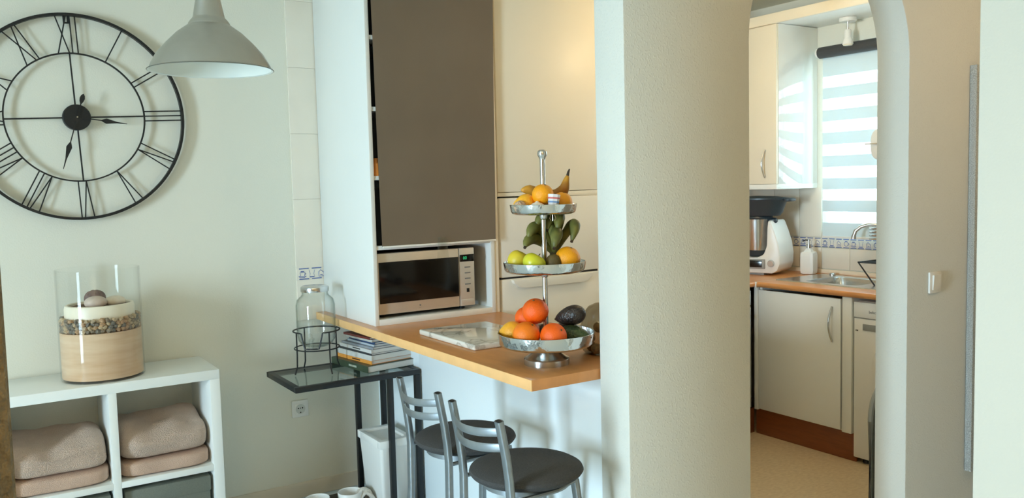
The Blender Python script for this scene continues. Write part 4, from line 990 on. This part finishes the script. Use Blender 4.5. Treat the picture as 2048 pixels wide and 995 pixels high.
# local frame: origin at bunch base; tips curl up and towards the viewer
for a1, d1, z1, a2, d2, z2, rm in (
    (-.075, .02, .110, -.098, -.060, .050, .0185), (-.055, .03, .165, -.086, -.035, .078, .021), (-.020, .03, .200, -.060, -.010, .112, .019),
    (.018, -.03, .150, -.004, -.095, .048, .0205), (-.005, .02, .205, -.024, -.045, .104, .0185), (.030, .02, .215, .010, -.050, .102, .0205),
    (.100, .02, .190, .056, -.050, .066, .0185)):
    banana(bb, (loc(.0, .03, .02), loc(a1, d1, z1), loc(a2, d2, z2)), rm, M_gb, M_bt)
b = NB(); tube(b, [loc(0, .03, .0), loc(0, .03, .035)], .014, 10); obj('crown', b, M_st, bb)
# top tray
zt = .9 + .494 + .0036
fruit('orange', 'yellow-orange fruit in the middle of the top tray beside the pole', 'orange', at(-.002, -.034, zt + .060), (.035, .035, .0345), M_yo, (.3, .1, 0))
fruit('orange', 'yellow-orange fruit behind the printed paper in the top tray', 'orange', at(.060, -.022, zt + .0335), (.034, .034, .0335), M_yo, (.1, .2, 0))
fruit('lemon', 'ripe yellow lemon beside the paper-wrapped ball in the top tray', 'lemon', at(-.056, -.012, zt + .032), (.036, .032, .032), M_le, (0, 0, -.5), 'lemon')
b = NB(); blob(b, (0, 0, 0), (.021, .020, .022), 2.0, 20, lambda q, o: o * (1 + .10 * noise.noise(q * 4)))
tag(obj('wrapped_sweet', b, mat('brown_wrap', rgb(200, 168, 140), .35, noise_amt=.2, noise_scale=90, bump=.8, bump_scale=160), None, at(-.076, -.046, zt + .022)), 'crinkled brown paper-wrapped ball at the rim of the top tray', 'sweet')
pw = thing('paper_cup', 'small white paper cup with red and blue print in the top tray', 'paper cup', at(.028, -.076, zt + .014)); pw.rotation_euler = (0, .12, 0); pw.scale = (1.15, 1.15, 1.35)
b = NB(); lathe(b, [(0, 0), (.013, 0), (.0175, .034), (.017, .035), (.0165, .034), (.0125, .002), (0, .002)], 8); obj('cup', b, mat('cup_paper', rgb(232, 226, 224), .7, noise_amt=.03), pw, smooth=0)
for zz, mm in ((.026, mat('print_red', rgb(206, 110, 104), .7, noise_amt=.05)), (.017, mat('print_blue', rgb(120, 150, 190), .7, noise_amt=.05)), (.008, MATS['print_red'])):
    b = NB(); r_ = .0131 + .0046 * zz / .034; lathe(b, [(r_, zz - .002), (r_ + .0006, zz - .002), (r_ + .0006, zz + .002), (r_, zz + .002)], 8, closed=True); obj('print_band', b, mm, pw, smooth=0)
b = NB(); blob(b, (0, 0, .018), (.026, .026, .018), 2.0, 24, lambda q, o: Vector((o.x * (1 + .05 * math.cos(8 * math.atan2(q.y, q.x))), o.y * (1 + .05 * math.cos(8 * math.atan2(q.y, q.x))), o.z + .006 * math.exp(-(q.x ** 2 + q.y ** 2) * 20) * (1 if q.z > 0 else 0))))
tag(obj('garlic_bulb', b, mat('garlic', rgb(232, 224, 208), .5, noise_amt=.03, noise_scale=60), None, at(-.022, -.068, zt + .0005)), 'white garlic bulb under the middle orange in the top tray', 'garlic')
rb = thing('banana', 'overripe brown-spotted banana with stem up behind the oranges in the top tray', 'banana', at(.0, .03, zt + .028))
N = 18; pts = []; rad = []
ctrl = [loc(-.070, .0, .048), loc(-.045, .012, .048), loc(-.005, .025, .032), loc(.040, .02, .028), loc(.068, .0, .045), loc(.078, -.002, .075), loc(.083, -.002, .092)]
rads = [.004, .0175, .020, .020, .019, .011, .005]
for k in range(N + 1):
    q = k / N * (len(ctrl) - 1); i = min(int(q), len(ctrl) - 2); f = q - i
    P0, P1, P2, P3 = [Vector(ctrl[max(0, min(len(ctrl) - 1, i + j))]) for j in (-1, 0, 1, 2)]
    pts.append(.5 * ((2 * P1) + (-P0 + P2) * f + (2 * P0 - 5 * P1 + 4 * P2 - P3) * f * f + (-P0 + 3 * P1 - 3 * P2 + P3) * f ** 3)); rad.append(rads[i] * (1 - f) + rads[i + 1] * f)
b = NB(); tube(b, pts, rad, 14); obj('peel', b, M_yb, rb, smooth=80)
b = NB(); tube(b, [pts[-1], loc(.086, -.002, .104), loc(.090, -.002, .114)], [.005, .004, .002], 8); obj('stem', b, M_bt, rb)

# ------------------------------------------------------------------ switch and mirror on the arch wall
sw = thing('light_switch', 'white light switch on the plaster wall beside the arch', 'switch', (3.30, 1.949, 1.055))
bx('plate', (-.042, .042, -.009, 0, -.043, .043), 'white_plastic', sw, .003)
b = NB(); prism(b, [(-.012, -.030), (-.008, -.030), (-.008, .030), (-.017, .030)], 'x', -.024, .024); obj('rocker', b, 'white_plastic', sw)
mr = thing('wall_mirror', 'tall mirror in silver glitter frame hanging behind the bright wall end', 'mirror', (3.545, 1.949, .22))
glit = mat('glitter_silver', (0.55, 0.57, 0.56, 1), .35, .8, noise_amt=.25, noise_scale=260, bump=.6, bump_scale=300)
bx('frame_rail', (0, .05, -.030, 0, 0, 1.72), glit, mr, .003); bx('frame_rail', (.60, .65, -.030, 0, 0, 1.72), glit, mr, .003)
bx('frame_rail', (.05, .60, -.030, 0, 0, .05), glit, mr, .003); bx('frame_rail', (.05, .60, -.030, 0, 1.67, 1.72), glit, mr, .003)
bx('mirror_glass', (.05, .60, -.015, -.002, .05, 1.67), mat('mirror_silver', (.9, .9, .9, 1), .02, 1.0, noise_amt=.005), mr, 0)
